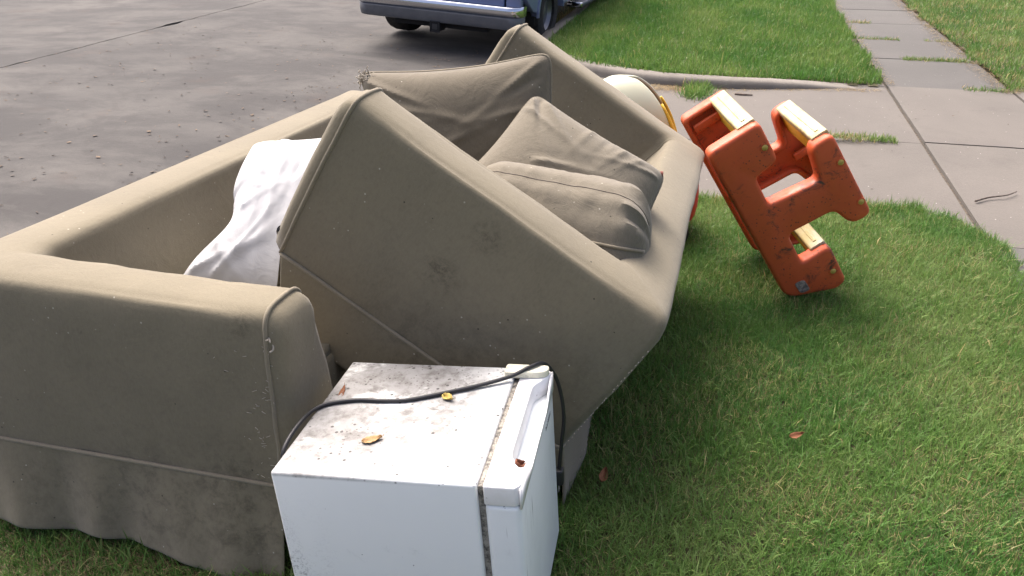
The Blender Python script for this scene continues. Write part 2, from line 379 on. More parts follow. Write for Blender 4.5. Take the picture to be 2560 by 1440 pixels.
def in_near(x, y):
    e = .08 * fbm(x * 2.1, y * 2.1, 5.) + .05 * fbm(x * 8, y * 8, 2.)
    if x < -1.87 or y > 4.30 + e: return False
    if x < -.9 and y > 3.2 and (x + .9) ** 2 + (y - 3.2) ** 2 > .95 ** 2: return False
    if x > 1.37 + e: return False
    if x > .95 and y > 3.75 and ((x - .95) / .42) ** 2 + ((y - 3.75) / .52) ** 2 > 1 + 3 * e: return False
    return True
def in_far(x, y):
    e = .08 * fbm(x * 2.1, y * 2.1, 8.) + .04 * fbm(x * 9, y * 9, 3.)
    if x < -1.86 or x > 1.3 + e or y < 7.07 + .04 * max(0, x) + e * .5: return False
    if x < -.55 and y < 8.45 and (x + .55) ** 2 + (y - 8.45) ** 2 > 1.34 ** 2: return False
    return True
def in_right(x, y):
    e = .10 * fbm(x * 2.1, y * 2.1, 8.) + .03 * fbm(x * 9, y * 9, 3.)
    return x > 2.24 + e and y > 7.1 + e
grid('lawn', np.arange(-1.95, 1.42, .03), np.arange(-.4, 4.5, .03), lambda x, y: zl(x, y) - .012 + .008 * fbm(x * 3, y * 3), M['turf'], in_near)['label'] = 'near lawn with short rough grass under the sofas'
grid('lawn', np.arange(-1.95, 1.42, .08), np.arange(6.9, 24, .08), lambda x, y: FARZ - .01 + .008 * fbm(x * 3, y * 3), M['turf'], in_far)['label'] = 'far lawn between the kerb and the pavement'
grid('lawn', np.arange(2.1, 9, .1), np.arange(6.9, 24, .1), lambda x, y: FARZ - .01 + .008 * fbm(x * 3, y * 3), M['turf'], in_right)['label'] = 'lawn on the house side of the pavement'

# grass blades
def blades(name, pts, zs, length, width, lean, cols, label, seg=2, parent=None):
    n = len(pts); rg = RNG
    az = rg.uniform(0, 2 * PI, n); L = length; wd = width
    dirx, diry = np.cos(az), np.sin(az)
    ln = lean; curl = rg.uniform(-.5, 1.0, n)
    base = np.stack([pts[:, 0], pts[:, 1], zs], 1)
    a0 = ln * .55; a1 = np.minimum(ln * .55 + curl, 1.62)
    d0 = np.stack([dirx * np.sin(a0), diry * np.sin(a0), np.cos(a0)], 1); d1 = np.stack([dirx * np.sin(a1), diry * np.sin(a1), np.cos(a1)], 1)
    mid = base + d0 * (L * .5)[:, None]; tip = mid + d1 * (L * .5)[:, None]
    tw = az + rg.uniform(.8, 2.3, n); side = np.stack([np.cos(tw), np.sin(tw), np.zeros(n)], 1) * (wd * .5)[:, None]
    V = np.empty((n, 5, 3)); V[:, 0] = base - side; V[:, 1] = base + side; V[:, 2] = mid + side * .85; V[:, 3] = mid - side * .85; V[:, 4] = tip
    me = bpy.data.meshes.new(name); me.vertices.add(n * 5); me.vertices.foreach_set('co', V.ravel().astype(np.float32))
    i = np.arange(n)[:, None] * 5
    quad = i + np.array([0, 1, 2, 3]); tri = i + np.array([3, 2, 4]); loops = np.concatenate([quad, tri], 1).ravel()
    me.loops.add(len(loops)); me.loops.foreach_set('vertex_index', loops.astype(np.int32))
    stt = (np.arange(n)[:, None] * 7 + np.array([0, 4])).ravel(); me.polygons.add(n * 2); me.polygons.foreach_set('loop_start', stt.astype(np.int32))
    me.update(); me.validate()
    ca = me.color_attributes.new('Col', 'FLOAT_COLOR', 'POINT')
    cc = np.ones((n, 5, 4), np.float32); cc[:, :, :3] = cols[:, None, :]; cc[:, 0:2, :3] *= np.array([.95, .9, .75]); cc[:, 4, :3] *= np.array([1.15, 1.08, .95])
    ca.data.foreach_set('color', cc.ravel()); me.shade_smooth()
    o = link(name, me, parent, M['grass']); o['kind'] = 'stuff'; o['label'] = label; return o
def vnoise(x, y, s, seed):
    return np.array([mnoise.noise(Vector((a * s, b * s, seed))) for a, b in zip(x, y)])
def gcol(x, y, dry=.1, seed=1.):
    n = len(x); lush = np.array([.066, .150, .032]); mid = np.array([.115, .190, .045]); pale = np.array([.19, .24, .08]); straw = np.array([.36, .29, .14])
    p = vnoise(x, y, 1.6, seed) * 1.3 + vnoise(x, y, 7., seed + 3) * .8 + RNG.normal(0, .28, n)
    t = np.clip(p * .5 + .45, 0, 1)[:, None]
    c = np.where(t < .5, lush + (mid - lush) * t * 2, mid + (pale - mid) * (t - .5) * 2)
    d = RNG.uniform(0, 1, n) < dry * np.clip(1 + 3.2 * vnoise(x, y, 3.1, seed + 9), 0.1, 5); c[d] = straw * RNG.uniform(.6, 1.15, (d.sum(), 1))
    return c * 1.15 * RNG.uniform(.75, 1.2, (n, 1))
def scatter(x0, x1, y0, y1, n, keep):
    x = RNG.uniform(x0, x1, n); y = RNG.uniform(y0, y1, n); k = np.array([keep(a, b) for a, b in zip(x, y)]); return x[k], y[k]
def near_keep(x, y):
    if not in_near(x, y): return False
    if -1.75 < x < -.45 and 1.35 < y < 3.1: return False          # under the sofas
    if -.74 < x < -.3 and 1.02 < y < 1.47: return False           # under the refrigerator
    return True
x, y = scatter(-1.9, 1.45, .75, 4.4, 420000, near_keep); n = len(x)
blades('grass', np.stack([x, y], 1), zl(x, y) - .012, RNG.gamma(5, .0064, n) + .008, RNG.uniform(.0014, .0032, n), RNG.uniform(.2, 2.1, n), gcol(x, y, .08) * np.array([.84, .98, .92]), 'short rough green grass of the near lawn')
x = RNG.uniform(-.4, 1.1, 5000); y = 4.27 + RNG.normal(0, .05, 5000); k = np.array([in_near(a, b - .04) for a, b in zip(x, y)]); x, y = x[k], y[k]; n = len(x)
blades('grass', np.stack([x, y], 1), zl(x, y) - .015, RNG.uniform(.03, .08, n), RNG.uniform(.0018, .0036, n), RNG.uniform(.2, 1.6, n), gcol(x, y, .15) * np.array([.95, 1., .92]), 'longer grass hanging over the driveway edge of the near lawn')
cxs = RNG.uniform(-1.9, 1.4, 260); cys = RNG.uniform(.75, 4.3, 260); k = RNG.integers(0, 260, 9000)
x = cxs[k] + RNG.normal(0, .045, 9000); y = cys[k] + RNG.normal(0, .045, 9000); k = np.array([near_keep(a, b) for a, b in zip(x, y)]); x, y = x[k], y[k]; n = len(x)
blades('grass', np.stack([x, y], 1), zl(x, y) - .01, RNG.uniform(.03, .075, n), RNG.uniform(.003, .006, n), RNG.uniform(.4, 1.9, n), gcol(x, y, .06, 4.) * 1.05, 'broad crabgrass leaves among the near lawn')
x, y = scatter(-1.95, 1.45, 6.95, 16, 170000, in_far); n = len(x)
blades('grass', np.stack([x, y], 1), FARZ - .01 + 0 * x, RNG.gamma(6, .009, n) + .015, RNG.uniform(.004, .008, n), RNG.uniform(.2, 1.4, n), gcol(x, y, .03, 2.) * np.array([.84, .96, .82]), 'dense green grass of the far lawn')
x, y = scatter(2.15, 6.5, 6.95, 15, 110000, in_right); n = len(x)
blades('grass', np.stack([x, y], 1), FARZ - .01 + 0 * x, RNG.gamma(6, .008, n) + .012, RNG.uniform(.004, .008, n), RNG.uniform(.3, 1.6, n), gcol(x, y, .15, 3.) * np.array([.82, .92, .85]), 'yellowing green grass beside the pavement')
x, y = scatter(-1.85, -.95, .72, 1.2, 9000, near_keep); n = len(x)
blades('grass', np.stack([x, y], 1), zl(x, y) - .004, RNG.uniform(.02, .06, n), RNG.uniform(.0012, .0026, n), RNG.uniform(2.2, 2.9, n), np.array([.30, .235, .13]) * RNG.uniform(.35, 1.1, (n, 1)), 'dry straw lying on the worn lawn edge below the sofa skirt')
# grass growing out of the slab joints
jx, jy = [], []
for (x0, x1, yy, k, w) in ((.72, 1.15, 5.5, 700, .03), (1.62, 2.2, 8.28, 900, .035), (1.34, 1.75, 9.32, 350, .03), (1.9, 2.26, 7.1, 300, .04), (2.0, 2.25, 9.32, 90, .03), (1.36, 1.6, 10.4, 160, .03)):
    jx.append(RNG.uniform(x0, x1, k)); jy.append(RNG.normal(yy, w, k))
jx = np.concatenate(jx); jy = np.concatenate(jy); n = len(jx)
blades('grass', np.stack([jx, jy], 1), -.06 + 0 * jx, RNG.uniform(.02, .06, n), RNG.uniform(.003, .005, n), RNG.uniform(.4, 1.6, n), gcol(jx, jy, .2, 6.), 'thin grass sprouting from joints of the concrete slabs')
# weeds in the gutter by the truck
jx = RNG.normal(-2.12, .07, 2600); jy = RNG.uniform(8.3, 15, 2600)
blades('grass', np.stack([jx, jy], 1), -.195 + 0 * jx, RNG.uniform(.06, .22, 2600), RNG.uniform(.004, .008, 2600), RNG.uniform(.1, 1.2, 2600), gcol(jx, jy, .45, 6.), 'tall dry weeds standing in the gutter beside the truck')
# tuft and straw on the driveway
tx = np.concatenate([RNG.normal(-.2, .06, 900), RNG.normal(-.22, .05, 300)]); ty = np.concatenate([RNG.uniform(6.62, 7.03, 900), RNG.normal(6.6, .06, 300)])
blades('grass', np.stack([tx, ty], 1), zdrive(tx) - .005, RNG.uniform(.04, .12, 1200), RNG.uniform(.004, .007, 1200), RNG.uniform(.3, 1.6, 1200), gcol(tx, ty, .05, 6.) * 1.1, 'green grass tuft creeping over the kerb onto the driveway')
tx = np.concatenate([RNG.normal(-.35, .22, 1500), RNG.uniform(-.5, 1.25, 700)]); ty = np.concatenate([RNG.normal(6.83, .07, 1500), RNG.normal(6.93, .03, 700)])
cs = np.tile(np.array([.36, .27, .14]), (2200, 1)) * RNG.uniform(.4, 1.2, (2200, 1))
blades('grass', np.stack([tx, ty], 1), zdrive(tx) + .004, RNG.uniform(.02, .07, 2200), RNG.uniform(.002, .004, 2200), RNG.uniform(2.4, 2.9, 2200), cs, 'dry straw clippings lying along the kerb')

tx = np.concatenate([RNG.normal(2.22, .06, 2600), RNG.normal(1.34, .03, 900)]); ty = np.concatenate([RNG.uniform(7.0, 14, 2600), RNG.uniform(7.1, 13, 900)]); n = len(tx)
blades('grass', np.stack([tx, ty], 1), -.045 + 0 * tx, RNG.uniform(.02, .06, n), RNG.uniform(.003, .006, n), RNG.uniform(2.2, 2.9, n), np.array([.26, .20, .11]) * RNG.uniform(.4, 1.2, (n, 1)), 'dry clippings and soil along both edges of the pavement')
# leaf litter flecks on the street
def litter(name, px, py, zf, smin, smax, mat, label):
    V = []; F = []
    for a, b in zip(px, py):
        s = random.uniform(smin, smax); an = random.uniform(0, PI); el = random.uniform(.12, .8); k = random.choice((4, 5, 6)); z = float(zf(a, b)) + .004; i0 = len(V)
        for j in range(k):
            th = 2 * PI * j / k; r = s * random.uniform(.6, 1.1); u, v = r * math.cos(th), r * el * math.sin(th)
            V.append((a + u * math.cos(an) - v * math.sin(an), b + u * math.sin(an) + v * math.cos(an), z + random.uniform(0, .35) * s))
        F.append(tuple(range(i0, i0 + k)))
    o = pyobj(name, V, F, mat, None, False); o['kind'] = 'stuff'; o['label'] = label; return o
m = MB('dark leaf litter', .9); m.color(m.mix(m.ramp(m.noise(3.7, 2), .35, .65), (.035, .028, .022), (.12, .085, .055))); M['litter'] = m.m
lx = np.concatenate([RNG.uniform(-7, -2.0, 900), RNG.normal(-2.8, .5, 700), RNG.normal(-2.3, .22, 900)]); ly = np.concatenate([RNG.uniform(2.2, 9, 900), RNG.normal(5.2, 1.5, 700), RNG.uniform(3, 8.2, 900)])
k = (lx < -2.08); lx, ly = lx[k], ly[k]
litter('leaf_litter', lx, ly, lambda a, b: zstreet(a), .003, .024, M['litter'], 'dark crumbs of dead leaves scattered over the street')
lx = RNG.uniform(-1.5, 3.2, 160); ly = RNG.uniform(4.4, 6.9, 160)
litter('leaf_litter', lx, ly, lambda a, b: (zdrive(a, b) if a < 1.3 else -.045), .003, .012, M['litter'], 'small dark crumbs on the driveway concrete')

# ------------------------------------------------------------------ sofas
def split_normals(o, nrm):
    o.data.normals_split_custom_set_from_vertices([tuple(v) for v in nrm])
def sheet(name, G, mat, parent, thick=.003, sub=0):
    """G[u][v] grid of points -> cloth sheet with thickness"""
    nu, nv = len(G), len(G[0]); V = [p for r in G for p in r]
    F = [(i * nv + j, i * nv + j + 1, (i + 1) * nv + j + 1, (i + 1) * nv + j) for i in range(nu - 1) for j in range(nv - 1)]
    o = pyobj(name, V, F, mat, parent); md = o.modifiers.new('thickness', 'SOLIDIFY'); md.thickness = thick; md.offset = 0
    if sub: s = o.modifiers.new('smooth', 'SUBSURF'); s.levels = sub; s.render_levels = sub
    return o
def sofa(name, label, pose, D, L, Hh, sx, mat, seat=.14, ta=.165, tb=.18, skirts=None, seed=0.):
    root = thing(name, label, 'sofa', pose[:3], pose[3:6])
    rc = .026; r = .062
    O = []; I = []; segs = []
    for f in np.linspace(0, 1, 22)[:-1]: O.append((f * (D - rc), 0)); I.append((f * (D - tb), ta)); segs.append(0)
    for k in range(8):
        a = PI / 2 * k / 7; O.append((D - rc + rc * math.sin(a), rc - rc * math.cos(a))); I.append((D - tb - .006 * math.cos(a) + .0, ta + .006 * math.sin(a))); segs.append(0 if k < 3.5 else 1)
    for f in np.linspace(0, 1, 34)[1:-1]: O.append((D, rc + f * (L - 2 * rc))); I.append((D - tb, ta + f * (L - 2 * ta))); segs.append(1)
    for k in range(8):
        a = PI / 2 * k / 7; O.append((D - rc + rc * math.cos(a), L - rc + rc * math.sin(a))); I.append((D - tb - .006 * math.sin(a), L - ta - .006 * math.cos(a))); segs.append(1 if k < 3.5 else 2)
    for f in np.linspace(1, 0, 22)[1:]: O.append((f * (D - rc), L)); I.append((f * (D - tb), L - ta)); segs.append(2)
    prof = [(0, z) for z in np.linspace(0, Hh - r, 8)[:-1]]
    for a in np.linspace(0, PI, 15):
        c, s_ = math.cos(a), math.sin(a); prof.append((.5 - .5 * math.copysign(abs(c) ** .5, c), Hh - r + r * s_ ** .62))
    prof += [(1 + .62 * (Hh - r - z) / (Hh - r), z) for z in np.linspace(Hh - r, .0, 9)[1:]]
    K, Q = len(O), len(prof); V = np.zeros((K, Q, 3))
    for k in range(K):
        ox, oy = O[k]; ix, iy = I[k]; w = Vector((ix - ox, iy - oy)).normalized()
        run = min(1., min(ox, D - ox) / .2) if segs[k] != 1 else min(1., min(oy, L - oy) / .3)
        for q, (s_, z) in enumerate(prof):
            x = ox + (ix - ox) * s_; y_ = oy + (iy - oy) * s_
            d = .007 * math.sin(PI * min(1, z / Hh)) * (1 if s_ < .5 else -1) if s_ == 0 else 0          # padding swells between seams
            nz = .006 * fbm(x * 3.1 + seed, y_ * 3.1, z * 3.1) + .0025 * fbm(x * 11, y_ * 11, z * 11 + seed)
            pk_ = math.exp(-x / .07) + .6 * math.exp(-(D - x) / .08) * (s_ == 0)
            nz += .006 * pk_ * fbm(x * 9 + seed, y_ * 14, z * 22)
            sag = -.010 * max(0, run) * (1 if .1 < s_ < .9 else 0) * (.6 + .4 * math.sin(3 * x + 2 * y_ + seed))
            V[k, q] = (sx * (x - w.x * d + nz * w.x), y_ - w.y * d + nz * w.y, z + sag + nz * .4)
    FA = []
    for k in range(K - 1):
        for q in range(Q - 1):
            f = (k * Q + q, (k + 1) * Q + q, (k + 1) * Q + q + 1, k * Q + q + 1); FA.append((segs[k], f if sx > 0 else f[::-1]))
    flat = V.reshape(-1, 3); tmp = bpy.data.meshes.new('tmp'); tmp.from_pydata([tuple(v) for v in flat], [], [f for _, f in FA]); tmp.update()
    nrm = np.array([v.normal[:] for v in tmp.vertices]); bpy.data.meshes.remove(tmp)
    for s_, nm in ((0, 'arm'), (1, 'backrest'), (2, 'arm')):
        fs = [f for t, f in FA if t == s_]; used = sorted({i for f in fs for i in f}); mp = {v: i for i, v in enumerate(used)}
        o = pyobj(nm, flat[used], [tuple(mp[i] for i in f) for f in fs], mat, root); split_normals(o, nrm[used])
    # arm fronts: padded panels with welt cord round them
    for k in (0, K - 1):
        ring = V[k]; c = ring.mean(0); c[2] = Hh * .5
        bm = bmesh.new(); lv = []
        for (sc, dx) in ((1., 0.), (.985, .014), (.95, .028), (.86, .040), (.7, .046), (.4, .048)):
            lv.append([bm.verts.new(((p[0] - sx * dx), c[1] + (p[1] - c[1]) * sc, c[2] + (p[2] - c[2]) * (sc if sc == 1 else sc * .98))) for p in ring])
        for a, b in zip(lv[:-1], lv[1:]):
            for i in range(Q): bm.faces.new((a[i - 1], a[i], b[i], b[i - 1]))
        bm.faces.new(lv[-1]); bmobj('arm_front', bm, mat, root)
        tube('welt', [Vector(p) + Vector((-sx * .004, 0, 0)) for p in ring], .0052, M['welt'], root)
    seam = [Vector((sx * x, y_, 0)) + Vector((0, 0, 0)) for x, y_ in O]
    cen = Vector((sx * D / 2, L / 2, 0)); tube('welt', [p + (p - cen).normalized() * .003 for p in seam], .0052, M['welt'], root)
    # seat deck, front rail, bottom cloth, legs
    bm = bmesh.new(); nx, ny = 12, 18; g = [[bm.verts.new((sx * (.045 + (D - tb - .03) * i / nx), ta - .005 + (L - 2 * ta + .01) * j / ny, seat + .02 * math.sin(PI * i / nx) * math.sin(PI * j / ny) * 0 - .015 * math.sin(PI * i / nx) + .006 * fbm(i * .5, j * .5, seed))) for j in range(ny + 1)] for i in range(nx + 1)]
    for i in range(nx):
        for j in range(ny): bm.faces.new((g[i][j], g[i + 1][j], g[i + 1][j + 1], g[i][j + 1]))
    o = bmobj('seat_deck', bm, mat, root); md = o.modifiers.new('thickness', 'SOLIDIFY'); md.thickness = .03; md.offset = -1 if sx > 0 else 1
    xa, xb = sorted((sx * .035, sx * .09)); box('front_rail', xa, xb, ta - .01, L - ta + .01, -.01, seat + .004, mat, root, .015, 4)
    xa, xb = sorted((sx * .02, sx * (D - .02))); box('bottom_cloth', xa, xb, .02, L - .02, -.022, -.006, M['dust'], root, .003)
    for (x, y_) in ((.09, .07), (.09, L - .07), (D - .09, .07), (D - .09, L - .07)):
        box('leg', sx * x - .025, sx * x + .025, y_ - .025, y_ + .025, -.235, -.02, M['wood'], root, .004)
    return root

DS = .88
s1 = sofa('sofa', 'khaki slipcovered sofa with skirt standing upright behind the small refrigerator', (-.897, 1.2, .247, -.070, .022, .047), DS, 2.5, .461, -1, M['cover_a'], seed=2.)
# skirt of the upright sofa (near side, back, front)
def skirt(parent, P0, P1, out, H, mat, folds, flare=.03, amp=.02, nu=60, nv=14, hem=lambda u: 0., slide=(0, 0, 0), seed=0.):
    P0, P1, out = Vector(P0), Vector(P1), Vector(out); sl = Vector(slide); G = []
    for i in range(nu + 1):
        u = i / nu; row = []
        for j in range(nv + 1):
            v = j / nv; w = sum(a * math.exp(-((u - c - t * v) / s_) ** 2) for (c, s_, a, t) in folds)
            w += .35 * fbm(u * 7 + seed, v * 1.5, seed) * .5 + .12 * fbm(u * 22, v * 3, seed + 4)
            d = flare * v ** 1.4 + amp * w * v ** .8
            p = P0.lerp(P1, u) + out * (d + .004) + Vector((0, 0, -1)) * (H + hem(u)) * v * (1 - .03 * w * v) + sl * v
            row.append(p)
        G.append(row)
    return sheet('skirt', G, mat, parent, .004, 1)
skirt(s1, (-DS, 0, 0), (0, 0, 0), (0, -1, 0), .245, M['cover_a'], [(.13, .05, 1.1, .05), (.30, .055, -1.6, .02), (.40, .04, .9, .05), (.52, .07, -1.5, -.02), (.66, .06, 1.0, .06), (.80, .07, 1.2, .05), (.93, .05, -.8, 0)], .045, .017, hem=lambda u: -.03 + .045 * u + .010 * math.sin(9 * u) + .05 * max(0, u - .9) / .1, seed=3.)
skirt(s1, (0, 0, 0), (0, 2.5, 0), (1, 0, 0), .235, M['cover_a'], [(.04, .02, 1.2, .02), (.09, .02, -1, 0), (.5, .1, 1, 0)], .03, .02, nu=80, seed=8.)
skirt(s1, (-DS, 2.5, 0), (-DS, 0, 0), (-1, 0, 0), .235, M['cover_a'], [(.2, .1, 1, 0), (.5, .1, -1, 0), (.96, .03, 1.2, 0)], .03, .02, nu=60, seed=9.)
# worn cord ends and loose threads on the near arm front
for k in range(7):
    a = Vector((.004, .012 + .012 * random.random(), .40 + .02 * random.random())); pts = [a]
    for _ in range(4): a = a + Vector((random.uniform(-.004, .008), random.uniform(-.012, .004), random.uniform(-.012, .006))); pts.append(a)
    tube('frayed_thread', catmull(pts, 3), .0022, M['thread'], s1, 5)
for k in range(44):
    a = Vector((-abs(random.gauss(.0, .045)) + .01, -.008, random.uniform(.02, .38))); tube('loose_thread', [a, a + Vector((random.uniform(-.012, .012), -.003, random.uniform(-.004, .004)))], .0008, M['thread'], s1, 4)
D2, L2, H2 = .905, 1.575, .488
s2 = sofa('loveseat', 'khaki slipcovered loveseat tipped backwards with its front raised onto the other sofa', (-1.075, 1.619, .642, -.055, .547, -.044), D2, L2, H2, 1, M['cover_b'], seed=7.)
skirt(s2, (0, 0, 0), (D2, 0, 0), (0, -1, 0), .2, M['cover_b'], [(.1, .06, -1, 0), (.35, .1, .8, 0), (.7, .1, -.8, 0)], .0, .008, slide=(.08, 0, 0), seed=5.)
skirt(s2, (0, L2, 0), (0, 0, 0), (-1, 0, 0), .17, M['cover_b'], [(.9, .03, 1.2, 0), (.8, .04, -1, 0), (.97, .02, -1, 0)], .0, .016, slide=(.05, 0, 0), seed=6.)
# back skirt hangs plumb from the tilted seam to the grass
G = []
rot2 = Matrix.Identity(3); rot2 = s2.rotation_euler.to_matrix(); inv2 = rot2.inverted()
for i in range(61):
    u = i / 60; p = Vector((D2, L2 * u, 0)); wp = rot2 @ p + Vector(s2.location); row = []
    for j in range(11):
        v = j / 10; gz = float(zl(wp.x, wp.y)) + .004; q = Vector((wp.x + .012 * v + .02 * v * fbm(u * 4, v, 4.), wp.y - .02 * v * (1 - u), wp.z + (gz - wp.z) * v + .01 * v * fbm(u * 6, 0, 2.)))
        row.append(inv2 @ (q - Vector(s2.location)))
    G.append(row)
sheet('skirt', G, M['cover_b'], s2, .004, 0)

# pale stitching down the rear corner, and the burst seam at the foot of the raised arm front
bm = bmesh.new()
for k in range(26):
    z = H2 - .10 - (H2 - .11) * (k + random.uniform(-.4, .4)) / 25; q = Vector((D2 - .004 + .002 * random.random(), -.008 + .004 * random.random(), z))
    for v in bmesh.ops.create_cube(bm, size=1.)['verts']: v.co = Vector((q.x + v.co.x * .0022, q.y + v.co.y * .002, q.z + v.co.z * .005))
bmobj('corner_stitching', bm, M['thread'], s2)
lens = [(-.006 - .012 * math.sin(PI * t), .004, .012 + .075 * t) for t in np.linspace(0, 1, 9)] + [(-.010 - .034 * math.sin(PI * t) ** .8, .012, .012 + .075 * t) for t in np.linspace(1, 0, 9)]
pyobj('burst_seam', lens, [tuple(range(18))], M['dust'], s2, False)
# ------------------------------------------------------------------ cushions: two sewn cloth panels blown up with filling
def inflate(n, m_, w, h, vol, steps, seed, pucker=.93, comp=.12, bend=.03, rnd=.05):
    """two sewn panels filled to a given volume; the seam is gathered a little so the cloth wrinkles"""
    rg = np.random.default_rng(seed)
    U, Vv = np.meshgrid(np.linspace(-1, 1, n), np.linspace(-1, 1, m_), indexing='ij')
    cf = 1 - rnd * (np.abs(U) ** 5) * (np.abs(Vv) ** 5) * 1.6
    X, Y = U * w / 2 * cf, Vv * h / 2 * cf
    def nz():
        a = rg.normal(0, 1, (n, m_))
        for _ in range(2): a = (a + np.roll(a, 1, 0) + np.roll(a, -1, 0) + np.roll(a, 1, 1) + np.roll(a, -1, 1)) / 5
        return a * .006
    dome = (1 - U ** 2) * (1 - Vv ** 2)
    T = np.stack([X, Y, .05 * dome + nz()], 2); B = np.stack([X, Y, -.05 * dome + nz()], 2)
    F0 = np.stack([X, Y, 0 * X], 2)
    def rl(a, b): return np.sqrt(((a - b) ** 2).sum(-1, keepdims=True))
    def pk(L, ax):
        L = L.copy()
        if ax == 0: L[:, 0] *= pucker; L[:, -1] *= pucker
        else: L[0, :] *= pucker; L[-1, :] *= pucker
        return L
    Lx = pk(rl(F0[1:], F0[:-1]), 0); Ly = pk(rl(F0[:, 1:], F0[:, :-1]), 1); Lx2 = rl(F0[2:], F0[:-2]); Ly2 = rl(F0[:, 2:], F0[:, :-2])
    D1 = rl(F0[1:, 1:], F0[:-1, :-1]); D2_ = rl(F0[:-1, 1:], F0[1:, :-1])
    def sew():
        for sl in ((0, slice(None)), (-1, slice(None)), (slice(None), 0), (slice(None), -1)):
            a = (T[sl] + B[sl]) * .5; T[sl] = a; B[sl] = a
    sew(); vT = np.zeros_like(T); vB = np.zeros_like(B)
    def con(a, b, L, ks, kc):
        d = b - a; l = np.sqrt((d * d).sum(-1, keepdims=True)) + 1e-9; e = (l - L) / l; e = np.where(e > 0, e * ks, e * kc); c = d * e * .5; a += c; b -= c
    def sweep(A):
        for At, L, L2 in ((A, Lx, Lx2), (A.transpose(1, 0, 2), Ly.transpose(1, 0, 2), Ly2.transpose(1, 0, 2))):
            N_ = At.shape[0]
            for o_ in (0, 1):
                k = (N_ - o_) // 2; con(At[o_:o_ + 2 * k:2], At[o_ + 1:o_ + 2 * k:2], L[o_::2][:k], 1., comp)
            for o_ in (0, 1, 2, 3):
                k = (N_ - o_ + 1) // 4
                a_ = At[o_::4]; b_ = At[o_ + 2::4]; k = min(len(a_), len(b_))
                if k: con(a_[:k], b_[:k], L2[o_::4][:k], 0., bend)
        for o_ in (0, 1):
            for p_ in (0, 1):
                a_ = A[o_:-1:2, p_:-1:2]; b_ = A[o_ + 1::2, p_ + 1::2]; con(a_, b_[:a_.shape[0], :a_.shape[1]], D1[o_::2, p_::2], .3, .06)
                a_ = A[o_ + 1::2, p_:-1:2]; b_ = A[o_:-1:2, p_ + 1::2]; con(a_, b_[:a_.shape[0], :a_.shape[1]], D2_[o_::2, p_::2], .3, .06)
    def cr(A): return np.cross(np.gradient(A, axis=0), np.gradient(A, axis=1))
    for s_ in range(steps):
        cT, cB = cr(T), cr(B); V_ = ((T[..., 2] * cT[..., 2]).sum() - (B[..., 2] * cB[..., 2]).sum())
        f = float(np.clip(.004 * (vol / max(V_, 1e-6) - 1), -.001, .0025))
        T0, B0 = T.copy(), B.copy()
        T += vT * .8 + f * cT / (np.sqrt((cT ** 2).sum(-1, keepdims=True)) + 1e-9); B += vB * .8 - f * cB / (np.sqrt((cB ** 2).sum(-1, keepdims=True)) + 1e-9)
        for _ in range(4): sweep(T); sweep(B); sew()
        vT = T - T0; vB = B - B0
    return T, B
def pillow(name, label, corners, T, B, w, h, mat, lift=1., extra=None, nrm=None, group=None, folds=()):
    """corners: TL, TR, BR, BL in the world; cloth panels bent onto that patch"""
    TL, TR, BR, BL = [np.array(c, float) for c in corners]
    N_ = np.cross(TR - BL, TL - BR); N_ /= np.linalg.norm(N_)
    if nrm is not None and N_ @ np.array(nrm) < 0: N_ = -N_
    n, m_ = T.shape[:2]
    def mp(A, sgn):
        u = A[..., 0:1] / w + .5; v = A[..., 1:2] / h + .5; z = A[..., 2:3] * lift
        fo = np.zeros_like(u)
        for (pu, pv, du, dv, wd, am, ln) in folds:          # soft creases: start, direction, width, height, length
            L = math.hypot(du, dv); s_ = ((u - pu) * du + (v - pv) * dv) / L; t = ((u - pu) * -dv + (v - pv) * du) / L
            fo += am * np.exp(-(t / (wd * (1 + 1.5 * np.clip(s_, 0, 1)))) ** 2) * np.clip(s_ / .06, 0, 1) * np.exp(-np.clip(s_, 0, 9) / ln)
        P = BL * (1 - u) * (1 - v) + BR * u * (1 - v) + TL * (1 - u) * v + TR * u * v + N_ * (z + (fo if sgn > 0 else 0))
        return P if extra is None else extra(P, u, v)
    PT, PB = mp(T, 1), mp(B, -1)
    V = [tuple(p) for p in PT.reshape(-1, 3)]; idx = lambda i, j: i * m_ + j; bi = {}
    for i in range(n):
        for j in range(m_):
            if 0 < i < n - 1 and 0 < j < m_ - 1: bi[i, j] = len(V); V.append(tuple(PB[i, j]))
            else: bi[i, j] = idx(i, j)
    F = []
    for i in range(n - 1):
        for j in range(m_ - 1):
            F.append((idx(i, j), idx(i + 1, j), idx(i + 1, j + 1), idx(i, j + 1))); F.append((bi[i, j], bi[i, j + 1], bi[i + 1, j + 1], bi[i + 1, j]))
    root = thing(name, label, 'pillow' if 'pillow' in name else 'cushion', tuple((BL + BR) / 2), group=group)
    off = np.array(root.location)
    o = pyobj('cover', [np.array(v) - off for v in V], F, mat, root); fixn(o); o.data.shade_smooth()
    md = o.modifiers.new('smooth', 'SUBSURF'); md.levels = 1; md.render_levels = 1
    edge = [PT[i, m_ - 1] for i in range(n)] + [PT[n - 1, j] for j in range(m_ - 2, -1, -1)] + [PT[i, 0] for i in range(n - 2, -1, -1)] + [PT[0, j] for j in range(1, m_)]
    return root, off, edge, PT
NG = 60
T1, B1 = inflate(NG, NG, .70, .64, .058, 130, 3)
